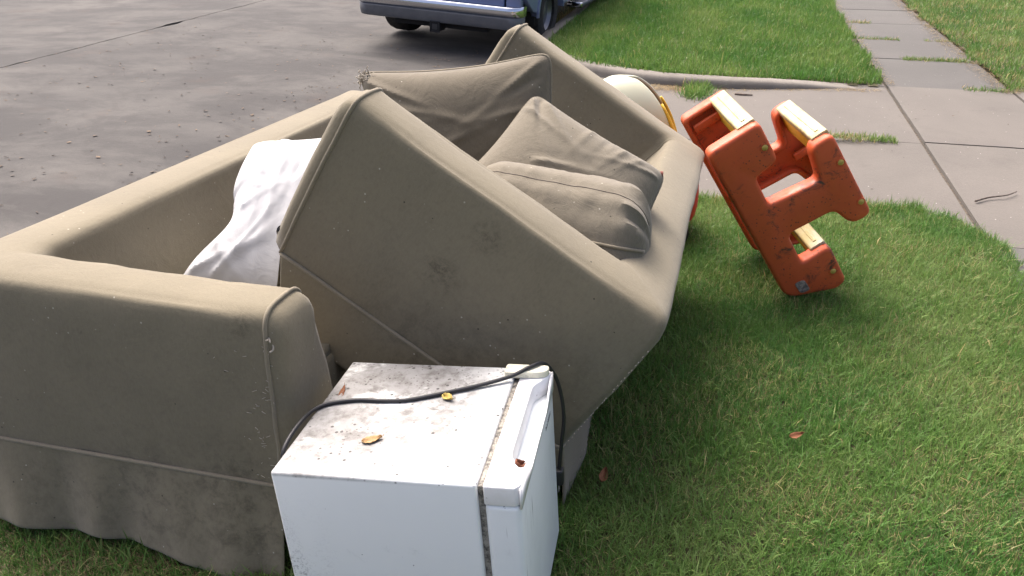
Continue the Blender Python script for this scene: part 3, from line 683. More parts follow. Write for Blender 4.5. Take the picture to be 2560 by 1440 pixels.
c1, off, edge, PT = pillow('back_cushion', 'large khaki cushion with frayed corner standing upright in the tipped loveseat', [(-1.185, 2.38, .95), (-.52, 2.40, 1.045), (-.42, 2.30, .52), (-1.06, 2.24, .52)], T1, B1, .66, .60, M['cushion'], .9, nrm=(0, -1, .3),
    folds=[(.04, .93, 1, -.62, .013, .020, .30), (.03, .86, 1, -.42, .012, -.014, .25), (.03, .76, 1, -.25, .012, .018, .28), (.02, .62, 1, .02, .014, .014, .25), (.96, .96, -1, -.95, .013, .018, .30), (.95, .86, -1, -.55, .012, -.012, .22), (.97, .7, -1, -.25, .013, .014, .22), (.35, .42, 1, .55, .016, .016, .25), (.5, .30, 1, .35, .014, .014, .22), (.3, .3, 1, .1, .015, .012, .2)])
tube('welt', [Vector(p - off) for p in edge], .0045, M['welt'], c1)
for k in range(26):                                   # frayed threads at the torn corner
    a = Vector(PT[random.randint(0, 5), NG - 1 - random.randint(0, 4)] - off); pts = [a]
    for _ in range(5): a = a + Vector((random.uniform(-.009, .010), random.uniform(-.008, .003), random.uniform(-.007, .008))); pts.append(a)
    tube('frayed_thread', catmull(pts, 3), .002, M['thread'], c1, 4)
T2, B2 = inflate(NG, NG, .64, .60, .046, 130, 9, pucker=.88)
c2, off, edge, PT = pillow('back_cushion', 'crumpled khaki cushion with a red mark on one corner lying on the loveseat back', [(-.56, 2.30, .925), (-.135, 2.20, .735), (-.17, 1.95, .52), (-.78, 2.0, .67)], T2, B2, .58, .52, M['cushion_pale'], .9, nrm=(0, -.8, .5),
    folds=[(.02, .97, 1, -1.3, .014, .026, .28), (.07, 1., .55, -1, .013, -.022, .22), (.12, .98, 1, -.9, .014, .02, .25), (.03, .85, 1, -.35, .013, .016, .22), (.98, .9, -1, -.5, .013, .016, .2), (.5, .97, -.1, -1, .016, .014, .14), (.62, .97, -.1, -1, .016, -.012, .14), (.74, .96, -.3, -1, .014, .016, .16), (.85, .95, -.5, -1, .013, .014, .15), (.3, .45, 1, .35, .018, .016, .22), (.35, .3, 1, .2, .018, .014, .22)])
tube('welt', [Vector(p - off) for p in edge], .004, M['welt'], c2)
p = Vector(PT[NG - 2, NG - 2] - off); lathe('red_mark', [(-.004, .0), (-.004, .009), (.004, .009), (.004, 0)], M['redtape'], c2, 12, 'x', p)
TW, BW = inflate(NG, NG, .52, .66, .048, 130, 21, pucker=.92)
wp, off, edge, PT = pillow('bed_pillow', 'white cotton bed pillow squeezed upright between the two sofas', [(-1.45, 2.15, .75), (-1.04, 2.22, .80), (-1.02, 1.68, .36), (-1.53, 1.70, .40)], TW, BW, .46, .60, M['cotton'], 1.0, nrm=(-.2, -.8, .5),
    folds=[(.1, .95, .4, -1, 0.0162, 0.0181, .28), (.22, .97, .2, -1, 0.0142, -0.0132, .22), (.34, .97, .15, -1, 0.0152, 0.0165, .32), (.5, .9, .1, -1, 0.0162, 0.0149, .35), (.62, .92, .05, -1, 0.0131, -0.0116, .3), (.2, .3, 1, -.6, 0.0162, 0.0165, .25), (.25, .45, .6, .25, 0.0142, 0.0149, .15), (.1, .12, 1, .4, 0.0162, 0.0165, .28), (.28, .1, 1, .8, 0.0162, 0.0149, .28), (.05, .55, 1, .2, 0.0182, -0.0181, .22), (.3, .6, 1, -.2, 0.0131, 0.0116, .15), (.4, .2, .6, 1, 0.0142, 0.0132, .2)],
    extra=lambda P, u, v: P + np.concatenate([.07 * np.exp(-((v - .42) / .16) ** 2) * np.clip(1 - u * 1.6, 0, 1), 0 * u, 0 * u], -1))
# boxed seat cushion with gathered end
def boxed(name, label, C, ax, ay, az, hx, hy, hz, mat):
    root = thing(name, label, 'cushion', tuple(Vector(C) - Vector(az) * hz)); ax, ay, az = [Vector(a).normalized() for a in (ax, ay, az)]
    nu, nv = 72, 60; V = []; F = []
    def sp(t, e): c = math.cos(t); return math.copysign(abs(c) ** e, c)
    def sq(t, e): c = math.sin(t); return math.copysign(abs(c) ** e, c)
    for i in range(nu + 1):                      # along length, -1..1
        s_ = -1 + 2 * i / nu; end = max(0, (abs(s_) - .55) / .45); k = (1 - end ** 2.6) ** .5 if end < 1 else 0.02
        k = max(k, .03)
        for j in range(nv):
            t = 2 * PI * j / nv; y = sp(t, .78); z = sq(t, .80)
            g = end ** 1.2 * (1 - .6 * end ** 6) * (.09 * math.sin(13 * t + 1.3) + .07 * math.sin(19 * t) + .04 * math.sin(5 * t + 2)) if s_ > 0 else 0
            wv = .012 * fbm(s_ * 3, y * 2, z * 2) + .006 * fbm(s_ * 9, y * 5, z * 5 + 3)
            kk = k * (1 + g) + wv * 2
            pinch = -.05 * (math.exp(-((j - 6) / 1.3) ** 2) + math.exp(-((j - 52) / 1.3) ** 2) + .6 * math.exp(-((min(j, nv - j) - 2) / 1.2) ** 2))
            V.append(Vector(C) + ax * (hx * s_ * (1 + .04 * (1 - end))) + ay * (hy * (y * (kk + pinch))) + az * (hz * (z * kk * (1 + .12 * (1 - y * y) * (1 - s_ * s_)))))
    for i in range(nu):
        for j in range(nv): F.append((i * nv + j, (i + 1) * nv + j, (i + 1) * nv + (j + 1) % nv, i * nv + (j + 1) % nv))
    F.append(tuple(range(nv))); F.append(tuple(nu * nv + j for j in range(nv)))
    off = Vector(root.location); o = pyobj('cover', [v - off for v in V], F, mat, root); fixn(o); o.data.shade_smooth()
    def ringline(j, lift=1.012): return [Vector(C) + (V[i * nv + j] - Vector(C)) * lift - off for i in range(4, nu - 1)]
    return root, V, nu, nv, ringline
c3, V3, nu3, nv3, rl = boxed('seat_cushion', 'boxed khaki seat cushion with zip seam and gathered end between the loveseat arms', (-.405, 1.94, .64), (.99, -.03, -.09), (.05, -.80, .60), (.07, .60, .79), .265, .165, .15, M['cushion_pale'])
tube('welt', rl(58, 1.006), .0045, M['welt'], c3)
for j in (6, 52): tube('stitched_seam', rl(j, 1.001), .0014, M['wood'], c3, 5)

# ------------------------------------------------------------------ small refrigerator
fr = thing('mini_refrigerator', 'dirty white mini refrigerator standing on the grass in front of the sofas', 'refrigerator', (-.738, .976, -.009), (-.066, -.069, .085))
WF, DF, HF = .445, .502, .495
def enamel(name, base, top=False):
    m = MB(name, rough=.32, spec=.5); X, Y, Z = m.sep()
    c = m.mix(m.ramp(m.noise(3, 4), .3, .7), base, tuple(v * .96 for v in base))
    up = m.ramp(Z, HF - .012, HF - .004)
    # film of grey brown dirt on the lid, heavier towards the back corner
    d = m.dist((.06, .30, HF)); a = m.ramp(d, .44, .20)
    n = m.ramp(m.noise(6, 6, .7, dist=.5), .30, .50); n2 = m.ramp(m.noise(26, 6, .75), .40, .70)
    film = m.math('MULTIPLY', m.math('MULTIPLY', a, n), up); c = m.mix(m.math('MULTIPLY', film, .85), c, (.17, .163, .155))
    c = m.mix(m.math('MULTIPLY', m.math('MULTIPLY', film, n2), .75), c, (.065, .056, .046))
    ring = m.math('MULTIPLY', m.ramp(m.math('ABSOLUTE', m.math('SUBTRACT', m.dist((.11, .16, HF)), .05)), .006, .001), up); c = m.mix(m.math('MULTIPLY', ring, .25), c, (.25, .23, .21))
    sm = m.math('MULTIPLY', m.math('MULTIPLY', m.ramp(m.dist((.30, .16, HF)), .10, .02), m.ramp(m.noise(34, 6, .8, dist=1), .44, .62)), up); c = m.mix(m.math('MULTIPLY', sm, .85), c, (.2, .18, .16))
    sp = m.ramp(m.voro(44), .20, .13); k = m.ramp(m.noise(10, 3), .42, .55); c = m.mix(m.math('MULTIPLY', m.math('MULTIPLY', m.math('MULTIPLY', sp, k), up), .9), c, (.025, .022, .02))
    sp = m.ramp(m.voro(95), .26, .16); k = m.ramp(m.noise(6, 3), .46, .58); c = m.mix(m.math('MULTIPLY', m.math('MULTIPLY', m.math('MULTIPLY', sp, k), up), .8), c, (.06, .05, .04))
    # mould specks rising along the back edge of the side wall
    side = m.math('SUBTRACT', 1., up)
    edge = m.math('MULTIPLY', m.ramp(X, .13, .0), m.ramp(Z, HF, .05)); mo = m.ramp(m.noise(120, 5, .8), .50, .58)
    k = m.math('MULTIPLY', m.math('MULTIPLY', edge, mo), m.ramp(m.noise(13, 3), .38, .58)); c = m.mix(m.math('MULTIPLY', m.math('MULTIPLY', k, side), .85), c, (.045, .045, .04))
    gm = m.ramp(m.noise(9, 6, .75, dist=.6), .62, .78); c = m.mix(m.math('MULTIPLY', m.math('MULTIPLY', gm, side), .35), c, (.28, .29, .27))
    sp = m.ramp(m.voro(30, vec=m.mapping(loc=(1.3, .2, .7))), .06, .035); c = m.mix(m.math('MULTIPLY', m.math('MULTIPLY', sp, side), .8), c, (.04, .04, .04))
    m.color(c); m.roughness(m.ramp(n, 0, 1, lo=.28, hi=.6)); m.bump(m.noise(160, 2), .03, .002); return m.m
def doormat(name):
    m = MB(name, rough=.35, spec=.5); base = (.76, .79, .785)
    c = m.mix(m.ramp(m.noise(4, 5, .6), .3, .7), base, (.68, .71, .705))
    st = m.noise(70, 3, .6, vec=m.mapping(scale=(1, 1.6, .03))); c = m.mix(m.math('MULTIPLY', m.math('MULTIPLY', m.ramp(st, .64, .68), m.ramp(m.noise(9, 2), .47, .57)), .85), c, (.05, .05, .05))
    g = m.noise(10, 6, .75, vec=m.mapping(scale=(1, 1, .4))); c = m.mix(m.math('MULTIPLY', m.ramp(g, .55, .75), .35), c, (.40, .41, .40))
    m.color(c); return m.m
M['enamel'] = enamel('white enamel', (.80, .815, .79)); M['fdoor'] = doormat('refrigerator door paint')
m = MB('door trim plastic', .4); c = m.mix(m.ramp(m.noise(5, 5, .7), .35, .7), (.80, .80, .80), (.68, .67, .65)); c = m.mix(m.math('MULTIPLY', m.ramp(m.noise(70, 5, .8), .6, .7), .5), c, (.15, .13, .11)); m.color(c); M['trim'] = m.m
m = MB('door seal', .8); m.color(m.mix(m.ramp(m.noise(60, 5, .8), .4, .65), (.30, .28, .24), (.045, .04, .035))); M['seal'] = m.m
m = MB('yellowed plastic', .5); m.color(m.mix(m.ramp(m.noise(30, 5, .7), .5, .75), (.70, .67, .52), (.36, .33, .24))); M['yellowed'] = m.m
m = MB('rubber cord', .5, (.012, .012, .013)); M['cord'] = m.m
cab = DF - .085
box('cabinet', 0, cab, 0, WF, .01, HF, M['enamel'], fr, .006, 3)
box('door_seal', cab - .001, cab + .014, .012, WF - .012, .02, HF - .010, M['seal'], fr, .003)
dr = box('door', cab + .013, DF - .002, .001, WF - .001, .012, HF - .045, M['fdoor'], fr, .012, 4)
# moulded top cap with the scooped finger grip
pts = [(cab + .013, .001), (cab + .013, WF - .001)]
front = []
for i in range(41):
    y = WF - .001 - (WF - .002) * i / 40; f = y / WF
    sc = float(sst(.06, .26, f) * (1 - sst(.80, .96, f)))
    front.append((DF - .001 - .034 * sc - (.010 if f < .02 or f > .98 else 0), y))
prism('door_cap', pts + front, 'z', HF - .046, HF - .001, M['trim'], dr, .004, 3)
gl = [(DF - .004, y, HF - .030 - .026 * math.sin(PI * (y / WF))) for y in np.linspace(.035, WF - .03, 20)]
G = [[Vector((DF - .0015, y, HF - .052)), Vector((DF - .001, y, HF - .052 + .046 * float(1 - .75 * sst(.08, .3, y / WF) * (1 - sst(.72, .95, y / WF)))))] for y in np.linspace(.004, WF - .004, 30)]
sheet('grip_lip', G, M['trim'], dr, .004)
lathe('hinge_plug', [(0, 0), (0, .009), (.002, .0085), (.003, .007), (.003, 0)], M['trim'], dr, 20, 'z', (cab + .032, .028, HF - .001))
prism('hinge_cover', fillet([(cab - .022, WF - .052), (cab - .022, WF - .01), (DF - .006, WF - .012), (DF - .004, WF - .034), (DF - .02, WF - .046)], .009), 'z', HF - .001, HF + .016, M['yellowed'], fr, .003)
prism('hinge_plate', fillet([(cab - .075, .006), (cab - .004, .006), (cab - .002, .034), (cab - .018, .036), (cab - .024, .02), (cab - .075, .017)], .006), 'z', HF - .0005, HF + .0016, M['trim'], fr, .0006, 1)
m = MB('dark badge print', .5); m.color(m.mix(m.ramp(m.noise(220, 2, .6), .45, .55), (.10, .11, .12), (.45, .46, .47))); M['badge'] = m.m
box('badge', DF - .003, DF - .0008, .315, .385, HF - .088, HF - .078, M['badge'], dr, .0005, 1)
for (x, y) in ((.04, .04), (.04, WF - .04), (DF - .06, .04), (DF - .06, WF - .04)): lathe('foot', [(-.015, 0), (-.015, .016), (.012, .018), (.012, 0)], M['black'], fr, 14, 'z', (x, y, 0))
cord = [(-.007, .24, .10), (-.007, .17, .30), (-.009, .105, .42), (-.013, .078, .478), (-.008, .144, .503), (.006, .228, .5005), (.071, .262, .500), (.146, .266, .500), (.199, .274, .500), (.265, .304, .5005), (.348, .346, .502), (.415, .382, .508), (.452, .410, .5165), (.480, .440, .512), (.502, .462, .470), (.515, .468, .415), (.520, .468, .345), (.513, .464, .28), (.506, .462, .222), (.503, .462, .19)]
crd = tube('power_cord', catmull(cord, 8), .0048, M['cord'], fr, 10)
plug = box('plug', .490, .514, .448, .474, .150, .196, M['cord'], crd, .006)
for dy in (-.006, .006): box('prong', .500, .5015, .461 + dy - .003, .461 + dy + .003, .128, .150, M['seal'], crd, .0004, 1)

# dry leaves and scraps on the refrigerator and the lawn
def leafmat(name, a, b):
    m = MB(name, .75, spec=.3); m.color(m.mix(m.ramp(m.noise(50, 5, .7), .35, .65), a, b)); return m.m
M['leaf_tan'] = leafmat('dry tan leaf', (.42, .28, .13), (.26, .15, .06)); M['leaf_yellow'] = leafmat('dry yellow leaf', (.55, .42, .12), (.40, .28, .08)); M['leaf_brown'] = leafmat('dry brown leaf', (.20, .07, .035), (.11, .04, .02)); M['leaf_orange'] = leafmat('dry orange leaf', (.22, .09, .04), (.14, .055, .025))
def leaf(label, loc, L, wd, rot, mat, curl=.3, name='dry_leaf'):
    nu, nv = 12, 7; V = []; F = []
    for i in range(nu + 1):
        u = i / nu; w = wd * math.sin(PI * u ** .8) ** .8 * (1 - .25 * u) + .0006
        for j in range(nv):
            t = -1 + 2 * j / (nv - 1); V.append((L * (u - .5), w * t * (1 + .06 * math.sin(23 * u)), curl * wd * (t * t) + curl * L * .35 * (u - .5) ** 2 * 2 - .0012 * math.exp(-(t / .2) ** 2) + .0008 * math.sin(30 * u + 3 * abs(t) * 4)))
    for i in range(nu):
        for j in range(nv - 1): F.append((i * nv + j, (i + 1) * nv + j, (i + 1) * nv + j + 1, i * nv + j + 1))
    root = thing(name, label, 'leaf', loc, rot); o = pyobj('blade', V, F, mat, root); md = o.modifiers.new('thickness', 'SOLIDIFY'); md.thickness = .0006
    tube('stem', [(L * .48, 0, curl * L * .16), (L * .62, .002, curl * L * .2 + .002)], .0006, mat, root, 5); return root
bpy.context.view_layer.update()
FM = Matrix.Translation((-.738, .976, -.009)) @ s2.rotation_euler.__class__((-.066, -.069, .085)).to_matrix().to_4x4()
def onf(x, y, z): return tuple(FM @ Vector((x, y, z)))
leaf('tan curled dry leaf lying in the middle of the refrigerator top', onf(.17, .121, HF + .001), .042, .012, (-.066, -.069, .6), M['leaf_tan'], .35)
leaf('yellow curled leaf beside the black cord on the refrigerator top', onf(.288, .292, HF + .002), .030, .010, (.2, -.2, -.5), M['leaf_yellow'], .6)
leaf('narrow orange leaf scrap at the back corner of the refrigerator top', onf(.031, .299, HF + .001), .052, .0065, (-.066, -.069, 1.75), M['leaf_orange'], .1)
leaf('dark red brown leaf caught in the refrigerator door grip', onf(.482, .085, HF - .012), .032, .011, (.5, .6, 1.2), M['leaf_brown'], .7)
for lab, (x, y), L, mt, a in (('brown curled leaf lying alone on the open lawn', (.34, 2.03), .045, 'leaf_orange', .4), ('narrow red brown leaf standing in grass beside the loveseat skirt', (-.2, 1.69), .05, 'leaf_orange', 1.5)):
    leaf(lab, (x, y, float(zl(x, y)) + .03), L, L * .26, (.2, -.25, a), M[mt], .5)

# ------------------------------------------------------------------ orange and yellow play frame
toy = thing('play_frame', 'weathered orange plastic play frame with pale yellow rungs leaning against the loveseat', 'toy frame', (.351, 3.054, -.048), (.027, -.573, .284))
OUT = [(0, .743), (.222, .748), (.221, .568), (.118, .548), (.114, .418), (.322, .398), (.342, .548), (.436, .55), (.446, .148), (.36, .146), (.322, .247), (.126, .252), (.122, .100), (.250, .108), (.246, -.085), (.20, -.10), (.03, -.035), (0, .0)]
RAD = [.03, .03, .025, .02, .02, .025, .04, .03, .035, .04, .03, .03, .025, .03, .04, .03, .04, .03]
WT = .501
def offpoly(d):
    """outline moved inwards by d, corners mitred then rounded with matching vertex counts"""
    P = [Vector(p) for p in OUT]; k = len(P); ar = sum(P[i - 1].cross(P[i]) for i in range(k)); sg = 1 if ar > 0 else -1; Q = []; rr = []
    for i in range(k):
        e0 = (P[i] - P[i - 1]).normalized(); e1 = (P[(i + 1) % k] - P[i]).normalized()
        n0 = Vector((-e0.y, e0.x)) * sg; n1 = Vector((-e1.y, e1.x)) * sg; Q.append(tuple(P[i] + (n0 + n1) / (1 + n0.dot(n1)) * d))
        rr.append(max(.006, RAD[i] - d * .7 if e0.cross(e1) * sg > 0 else RAD[i] + d * .7))
    return fillet(Q, rr, 6)
def panel(y0, y1, hollow):
    """blow moulded side panel: rounded edges, plain outer face, dished inner face"""
    a, b = (y0, y1) if hollow > 0 else (y1, y0); sg = 1 if b > a else -1; bm = bmesh.new()
    spec = [(.016, 0.), (.008, .0018), (.0028, .0065), (0., .015), (0., .030), (0., TH - .013), (.003, TH - .005), (.010, TH), (.016, TH), (.022, TH - .006), (.028, TH - .035)]
    R_ = [[bm.verts.new((u, a + sg * t, v)) for u, v in offpoly(d)] for d, t in spec]; n = len(R_[0])
    for p, q in zip(R_[:-1], R_[1:]):
        for i in range(n): bm.faces.new((p[i - 1], p[i], q[i], q[i - 1]))
    c0 = bm.faces.new(R_[0]); c1_ = bm.faces.new(R_[-1]); bm.normal_update(); bmesh.ops.triangulate(bm, faces=[c0, c1_], ngon_method='EAR_CLIP')
    return autosmooth(bmobj('side_panel', bm, M['orange'], toy), 60)
TH = .075
pn = panel(0, TH, 1); pf = panel(WT - TH, WT, -1)
for (p, y, s_) in ((pn, 0, -1), (pf, WT, 1), (pf, WT - TH + .035, -1)):
    for (u, v) in ((.197, .647), (.418, .428), (.425, .226), (.215, -.006)):
        lathe('bolt', [(0, 0), (0, .0125), (s_ * .003, .012), (s_ * .006, .008), (s_ * .007, 0)], M['bolt'], p, 16, 'y', (u, y, v)); lathe('bolt_recess', [(s_ * .0005, .012), (s_ * .0005, .017), (s_ * .0025, .0165), (s_ * .0025, .012)], M['orange'], p, 18, 'y', (u, y, v))
prism('label_patch', fillet([(.055, .03), (.098, .025), (.102, -.035), (.06, -.03)], .015), 'y', -.0035, .002, M['patch'], pn, .001, 1)
# moulded ribs on the inner faces
for (u0, u1, v0, v1) in ((.03, .20, .66, .70), (.015, .10, .28, .32), (.34, .43, .30, .34)):
    prism('moulded_rib', fillet([(u0, v0), (u1, v0 + .004), (u1 - .01, v1), (u0, v1 - .004)], .01), 'y', WT - TH - .012, WT - TH + .01, M['orange'], pf, .006, 3)
def rung(u0, u1, v0, v1, lip=True):
    """yellow board with a rounded top edge, a groove and a lower flange, between the two panels"""
    pr_ = fillet([(u0, v0), (u0, v1), (u1, v1 + .004), (u1, v0)], .010, 4)
    o = prism('rung', pr_, 'y', TH - .03, WT - TH + .03, M['cream'], toy, .003, 2)
    prism('flange', fillet([(u0 + .004, v0 - .085), (u0 + .004, v0 + .01), (u0 + .03, v0 + .01), (u0 + .03, v0 - .085)], .006), 'y', TH - .03, WT - TH + .03, M['yellow'], o, .003, 2)
    prism('ridge', fillet([(u0 + (u1 - u0) * .42, v1 - .002), (u0 + (u1 - u0) * .42, v1 + .005), (u0 + (u1 - u0) * .62, v1 + .006), (u0 + (u1 - u0) * .62, v1)], .002), 'y', TH, WT - TH, M['cream'], o, .001, 1)
rung(.142, .216, .716, .752); rung(.366, .434, .522, .556); rung(.178, .245, .072, .114)
prism('rung', fillet([(.40, .19), (.40, .30), (.438, .30), (.438, .19)], .01), 'y', TH - .03, WT - TH + .03, M['cream'], toy, .003, 2)

# ------------------------------------------------------------------ ride-on toy car behind the loveseat
tc = thing('ride_on_car', 'red ride-on toy car with bleached yellow roof behind the loveseat arm', 'toy car', (-.43, 3.72, -.12), (0, 0, .12))
def loft(name, rings, mat, parent, cap=True, sub=1):
    V = [p for r in rings for p in r]; n = len(rings[0]); F = []
    for i in range(len(rings) - 1):
        for j in range(n): F.append((i * n + j, i * n + (j + 1) % n, (i + 1) * n + (j + 1) % n, (i + 1) * n + j))
    if cap: F.append(tuple(range(n))); F.append(tuple((len(rings) - 1) * n + j for j in range(n)))
    o = pyobj(name, V, F, mat, parent); fixn(o); o.data.shade_smooth()
    if sub: s_ = o.modifiers.new('smooth', 'SUBSURF'); s_.levels = sub; s_.render_levels = sub
    return o
def ring(cx, hx, hy, z, n=36, e=.55):
    out = []
    for j in range(n):
        t = 2 * PI * j / n; c, s_ = math.cos(t), math.sin(t); out.append((cx + hx * math.copysign(abs(c) ** e, c), hy * math.copysign(abs(s_) ** e, s_), z))
    return out
body = loft('body', [ring(0, .31, .15, .09), ring(0, .36, .19, .11), ring(.0, .375, .205, .18), ring(.0, .372, .205, .28), ring(0, .36, .2, .36), ring(0, .34, .185, .385), ring(-.02, .20, .15, .38), ring(-.03, .18, .135, .30), ring(-.03, .17, .13, .18)], M['red'], tc)
box('door', -.12, .12, -.2115, -.195, .14, .385, M['red'], tc, .02, 4)
# canopy: bleached shell closed at the back and sides, open at the windscreen
def shell(z):
    f = (z - .34) / .45; return max((1 - max(0, f - .02) ** 2.3) ** .5 if f < 1 else .02, .02)
G = []
for i in range(17):
    z = .34 + .45 * math.sin(PI / 2 * i / 16); k = shell(z); cx = -.03; fw = .07 * (1 - (z - .34) / .45); row = []
    for a in np.linspace(math.radians(26), math.radians(334), 51):
        c, s_ = math.cos(a), math.sin(a); row.append(Vector((cx + (.25 * k + (fw if c > 0 else 0) * abs(c)) * math.copysign(abs(c) ** .8, c), .195 * k * math.copysign(abs(s_) ** .8, s_), z)))
    G.append(row)
sheet('roof', G, M['pale_roof'], tc, .014, 1)
for sg in (0, -1):
    e = [r[sg] + Vector((.010, 0, 0)) for r in G[:10]]; tube('pillar', e, [.018 - .0014 * i for i in range(len(e))], M['yellow'], tc, 10)
lathe('steering_wheel', [(-.006 + .008 * math.cos(t), .06 + .008 * math.sin(t)) for t in np.linspace(0, 2 * PI, 9)[:-1]], M['black'], tc, 24, 'x', (.16, 0, .42))
box('seat', -.16, .02, -.12, .12, .17, .21, M['red'], tc, .015)
for (x, y) in ((.24, -.185), (.24, .185), (-.25, -.185), (-.25, .185)):
    w_ = lathe('wheel', [(y - .03, .03), (y - .03, .075), (y - .022, .088), (y + .022, .088), (y + .03, .075), (y + .03, .03)], M['black'], tc, 28, 'y', (x, 0, .088)); lathe('hub', [(y - .034, 0), (y - .034, .03), (y + .034, .03), (y + .034, 0)], M['yellow'], w_, 18, 'y', (x, 0, .088))

# ------------------------------------------------------------------ parked pickup
m = MB('blue lavender car paint', .28, (.11, .15, .36), spec=.6); m.b.inputs['Coat Weight'].default_value = .6; m.color(m.mix(m.ramp(m.noise(1.3, 3), .3, .7), (.13, .165, .29), (.155, .19, .33))); M['paint'] = m.m
m = MB('chrome', .13, (.58, .60, .65), metal=1.); M['chrome'] = m.m
m = MB('grey bumper plastic', .55); m.color(m.mix(m.ramp(m.noise(5, 5, .7), .3, .7), (.085, .09, .10), (.12, .122, .13))); M['bumper'] = m.m
m = MB('tinted glass', .05, (.02, .025, .03), spec=.8); M['glass'] = m.m
m = MB('tail lamp', .2, (.35, .015, .012), spec=.7); M['tail'] = m.m
m = MB('underbody', .9, (.012, .012, .013)); M['under'] = m.m
m = MB('alloy rim', .35, (.16, .16, .17), metal=.6); M['rim'] = m.m
TZ = -.155
tk = thing('pickup_truck', 'blue pickup truck with chrome rear bumper parked along the kerb', 'truck', (-3.06, 8.08, TZ), (0, math.radians(3.0), math.radians(-5.0)))
BW = .955
def arch(cy, r, z0, n=12, rev=False):
    a = [(cy + r * math.cos(t), z0 + r * math.sin(t)) for t in np.linspace(PI, 0, n)]; return a[::-1] if rev else a
sill = .40
prof = [(.18, .56), (.10, .62), (.08, 1.10), (.12, 1.16), (1.98, 1.16), (2.02, 1.16), (3.72, 1.14), (5.05, 1.05), (5.2, .9), (5.2, .5), (5.0, sill)] + arch(4.35, .44, .38)[::-1] + [(3.85, sill), (1.5, sill)] + arch(0.95, .44, .38)[::-1] + [(.45, .44), (.34, .46)]
for s_ in (-1, 1):
    a, b = (BW - .05, BW + .03) if s_ > 0 else (-BW - .03, -BW + .05)
    prism('body_side', prof, 'x', a, b, M['paint'], tk, .012, 3)
    box('running_board', s_ * (BW + .03) - .09, s_ * (BW + .03) + .09, 1.95, 3.8, .30, .35, M['bumper'], tk, .015)
    for yy in (1.93, 3.78): box('board_end_cap', s_ * (BW + .03) - .095, s_ * (BW + .03) + .095, yy, yy + .05, .295, .357, M['chrome'], tk, .012)
    prism('wheel_arch_flare', [(0.95 + .44 * math.cos(t), .38 + .44 * math.sin(t)) for t in np.linspace(PI, 0, 14)] + [(0.95 + .48 * math.cos(t), .38 + .48 * math.sin(t)) for t in np.linspace(0, PI, 14)], 'x', s_ * (BW + .03) - .012, s_ * (BW + .03) + .016, M['paint'], tk, .004, 2)
    box('tail_lamp', s_ * (BW - .10) - .07, s_ * (BW - .10) + .07, .065, .12, .74, 1.08, M['tail'], tk, .012)
    box('corner_panel', s_ * (BW - .105) - .085, s_ * (BW - .105) + .085, .070, .16, .53, 1.14, M['paint'], tk, .02)
    for yy in (.95, 4.35):
        xw = s_ * (BW - .13)
        w_ = lathe('wheel', [(xw - .14, .20), (xw - .15, .30), (xw - .13, .355), (xw - .08, .372), (xw + .08, .372), (xw + .13, .355), (xw + .15, .30), (xw + .14, .20)], M['rubber'], tk, 40, 'x', (0, yy, .372)); lathe('rim', [(xw + s_ * .115, .205), (xw + s_ * .07, .17), (xw + s_ * .08, .05), (xw + s_ * .10, 0), (xw - s_ * .1, 0), (xw - s_ * .1, .205)], M['rim'], w_, 28, 'x', (0, yy, .372))
    box('mirror', s_ * (BW + .08) - .09, s_ * (BW + .08) + .09, 3.35, 3.43, 1.2, 1.38, M['black'], tk, .02)
    box('mud_flap', s_ * (BW - .13) - .12, s_ * (BW - .13) + .12, .50, .51, .30, .48, M['under'], tk, .002, 1)
tg = box('tailgate', -BW + .205, BW - .205, .060, .13, .53, 1.145, M['paint'], tk, .012)
box('gate_handle', -.12, .12, .068, .078, .98, 1.04, M['black'], tg, .006)
box('rear_sill', -BW + .03, BW - .03, .12, .22, .46, .56, M['under'], tk, .01)
# bumper: chrome upper bar with wrapped ends over a grey lower valance
def bar(name, zs, y_out, mat, hw, parent, wrap=.10):
    rings = []
    for x in np.linspace(-hw, hw, 41):
        e = max(0, (abs(x) / hw - .88) / .12); yo = y_out + wrap * e ** 2.2
        rings.append([(x, yo + dy, z) for (dy, z) in zs])
    return loft(name, rings, mat, parent, True, 0)
cb = bar('bumper_bar', [(.10, .54), (.02, .543), (.0, .530), (-.006, .50), (-.004, .455), (.012, .44), (.10, .445)], -.02, M['chrome'], .96, tk); autosmooth(cb, 50)
vb = bar('bumper_valance', [(.10, .442), (.02, .442), (.0, .425), (.006, .35), (.022, .315), (.06, .305), (.10, .31)], -.025, M['bumper'], .95, tk); autosmooth(vb, 50)
ht = box('hitch_bar', -.55, .55, .12, .20, .24, .31, M['under'], tk, .008)
bm = box_bm(-.048, .048, -.01, .16, .22, .316, .006, 2); hr = bmobj('hitch_receiver', bm, M['under'], tk); box('receiver_hole', -.03, .03, -.0125, -.009, .24, .297, M['black'], hr, .001, 1)
for x in (-.05, .05): box('receiver_lip', x - .007, x + .007, -.016, .0, .215, .322, M['under'], hr, .003, 2)
for z in (.219, .318): box('receiver_lip', -.057, .057, -.0165, .0, z - .007, z + .007, M['under'], hr, .003, 2)
box('chassis', -.5, .5, .2, 4.9, .30, .47, M['under'], tk, .02); box('bed_floor', -BW + .05, BW - .05, .12, 2.0, .55, .62, M['under'], tk, .01)
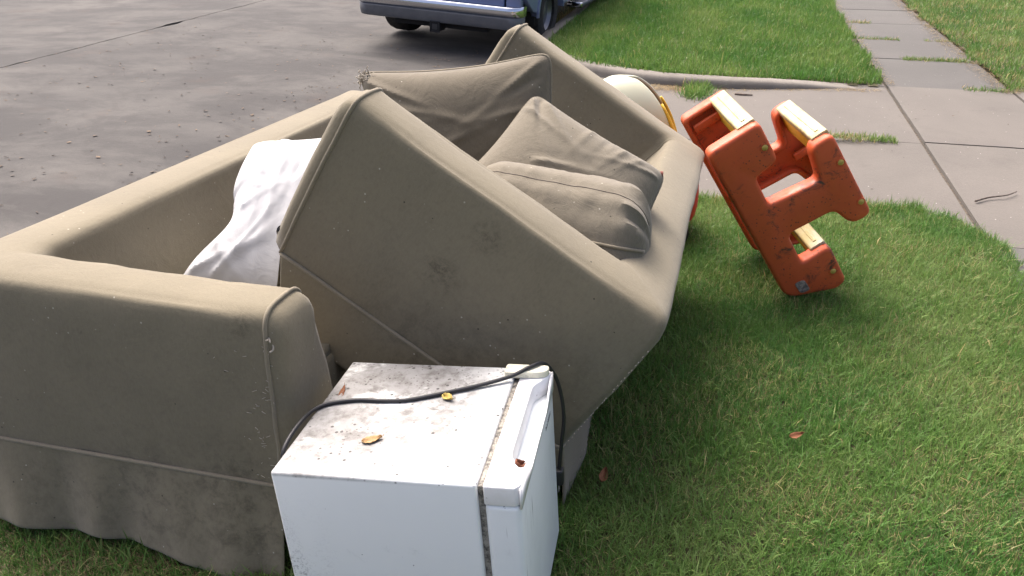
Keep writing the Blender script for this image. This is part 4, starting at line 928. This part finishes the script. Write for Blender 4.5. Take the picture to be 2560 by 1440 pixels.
lathe('exhaust_pipe', [(.1, .02), (.1, .03), (1.2, .03), (1.2, .02)], M['under'], tk, 16, 'y', (.55, 0, .30)); lathe('rear_axle', [(-.75, .05), (.75, .05), (.75, 0), (-.75, 0)], M['under'], tk, 16, 'x', (0, 0.95, .372))
box('bed_front', -BW + .04, BW - .04, 1.94, 2.0, .6, 1.16, M['paint'], tk, .01)
cabp = [(2.05, 1.15), (2.12, 1.55), (2.35, 1.78), (3.15, 1.78), (3.75, 1.15)]
prism('cab', cabp, 'x', -BW + .10, BW - .10, M['paint'], tk, .03, 3)
for s_ in (-1, 1):
    a, b = (BW - .098, BW - .09) if s_ > 0 else (-BW + .09, -BW + .098); prism('side_window', fillet([(2.25, 1.2), (2.42, 1.70), (3.08, 1.70), (3.5, 1.2)], .03), 'x', a, b, M['glass'], tk)
prism('rear_window', [(-.62, 1.24), (.62, 1.24), (.56, 1.6), (-.56, 1.6)], 'y', 2.03, 2.06, M['glass'], tk)
box('hood', -BW + .06, BW - .06, 3.7, 5.15, .95, 1.12, M['paint'], tk, .05, 4); box('front_bumper', -BW, BW, 5.15, 5.3, .42, .62, M['chrome'], tk, .03); box('grille', -.6, .6, 5.18, 5.215, .66, .92, M['black'], tk, .02)
for s_ in (-1, 1): box('headlight', s_ * .76 - .13, s_ * .76 + .13, 5.17, 5.21, .70, .90, M['chrome'], tk, .02)

# ------------------------------------------------------------------ twigs
m = MB('dead twig', .9); m.color(m.mix(m.ramp(m.noise(40, 4), .3, .7), (.06, .045, .035), (.13, .10, .08))); M['twig'] = m.m
def twig(label, pts, r):
    root = thing('twig', label, 'twig', pts[0]); o = Vector(pts[0]); P = catmull([Vector(p) - o for p in pts], 6); tube('stem', P, [r * (1 - .6 * i / len(P)) for i in range(len(P))], M['twig'], root, 6); return root
twig('thin bare twig lying on the concrete beside the pavement joint', [(1.38, 4.40, -.042), (1.46, 4.47, -.040), (1.56, 4.52, -.036), (1.63, 4.60, -.038)], .006)
twig('short dark stick lying on the driveway near the kerb', [(.10, 6.70, -.095), (.17, 6.68, -.089), (.24, 6.665, -.086)], .012)
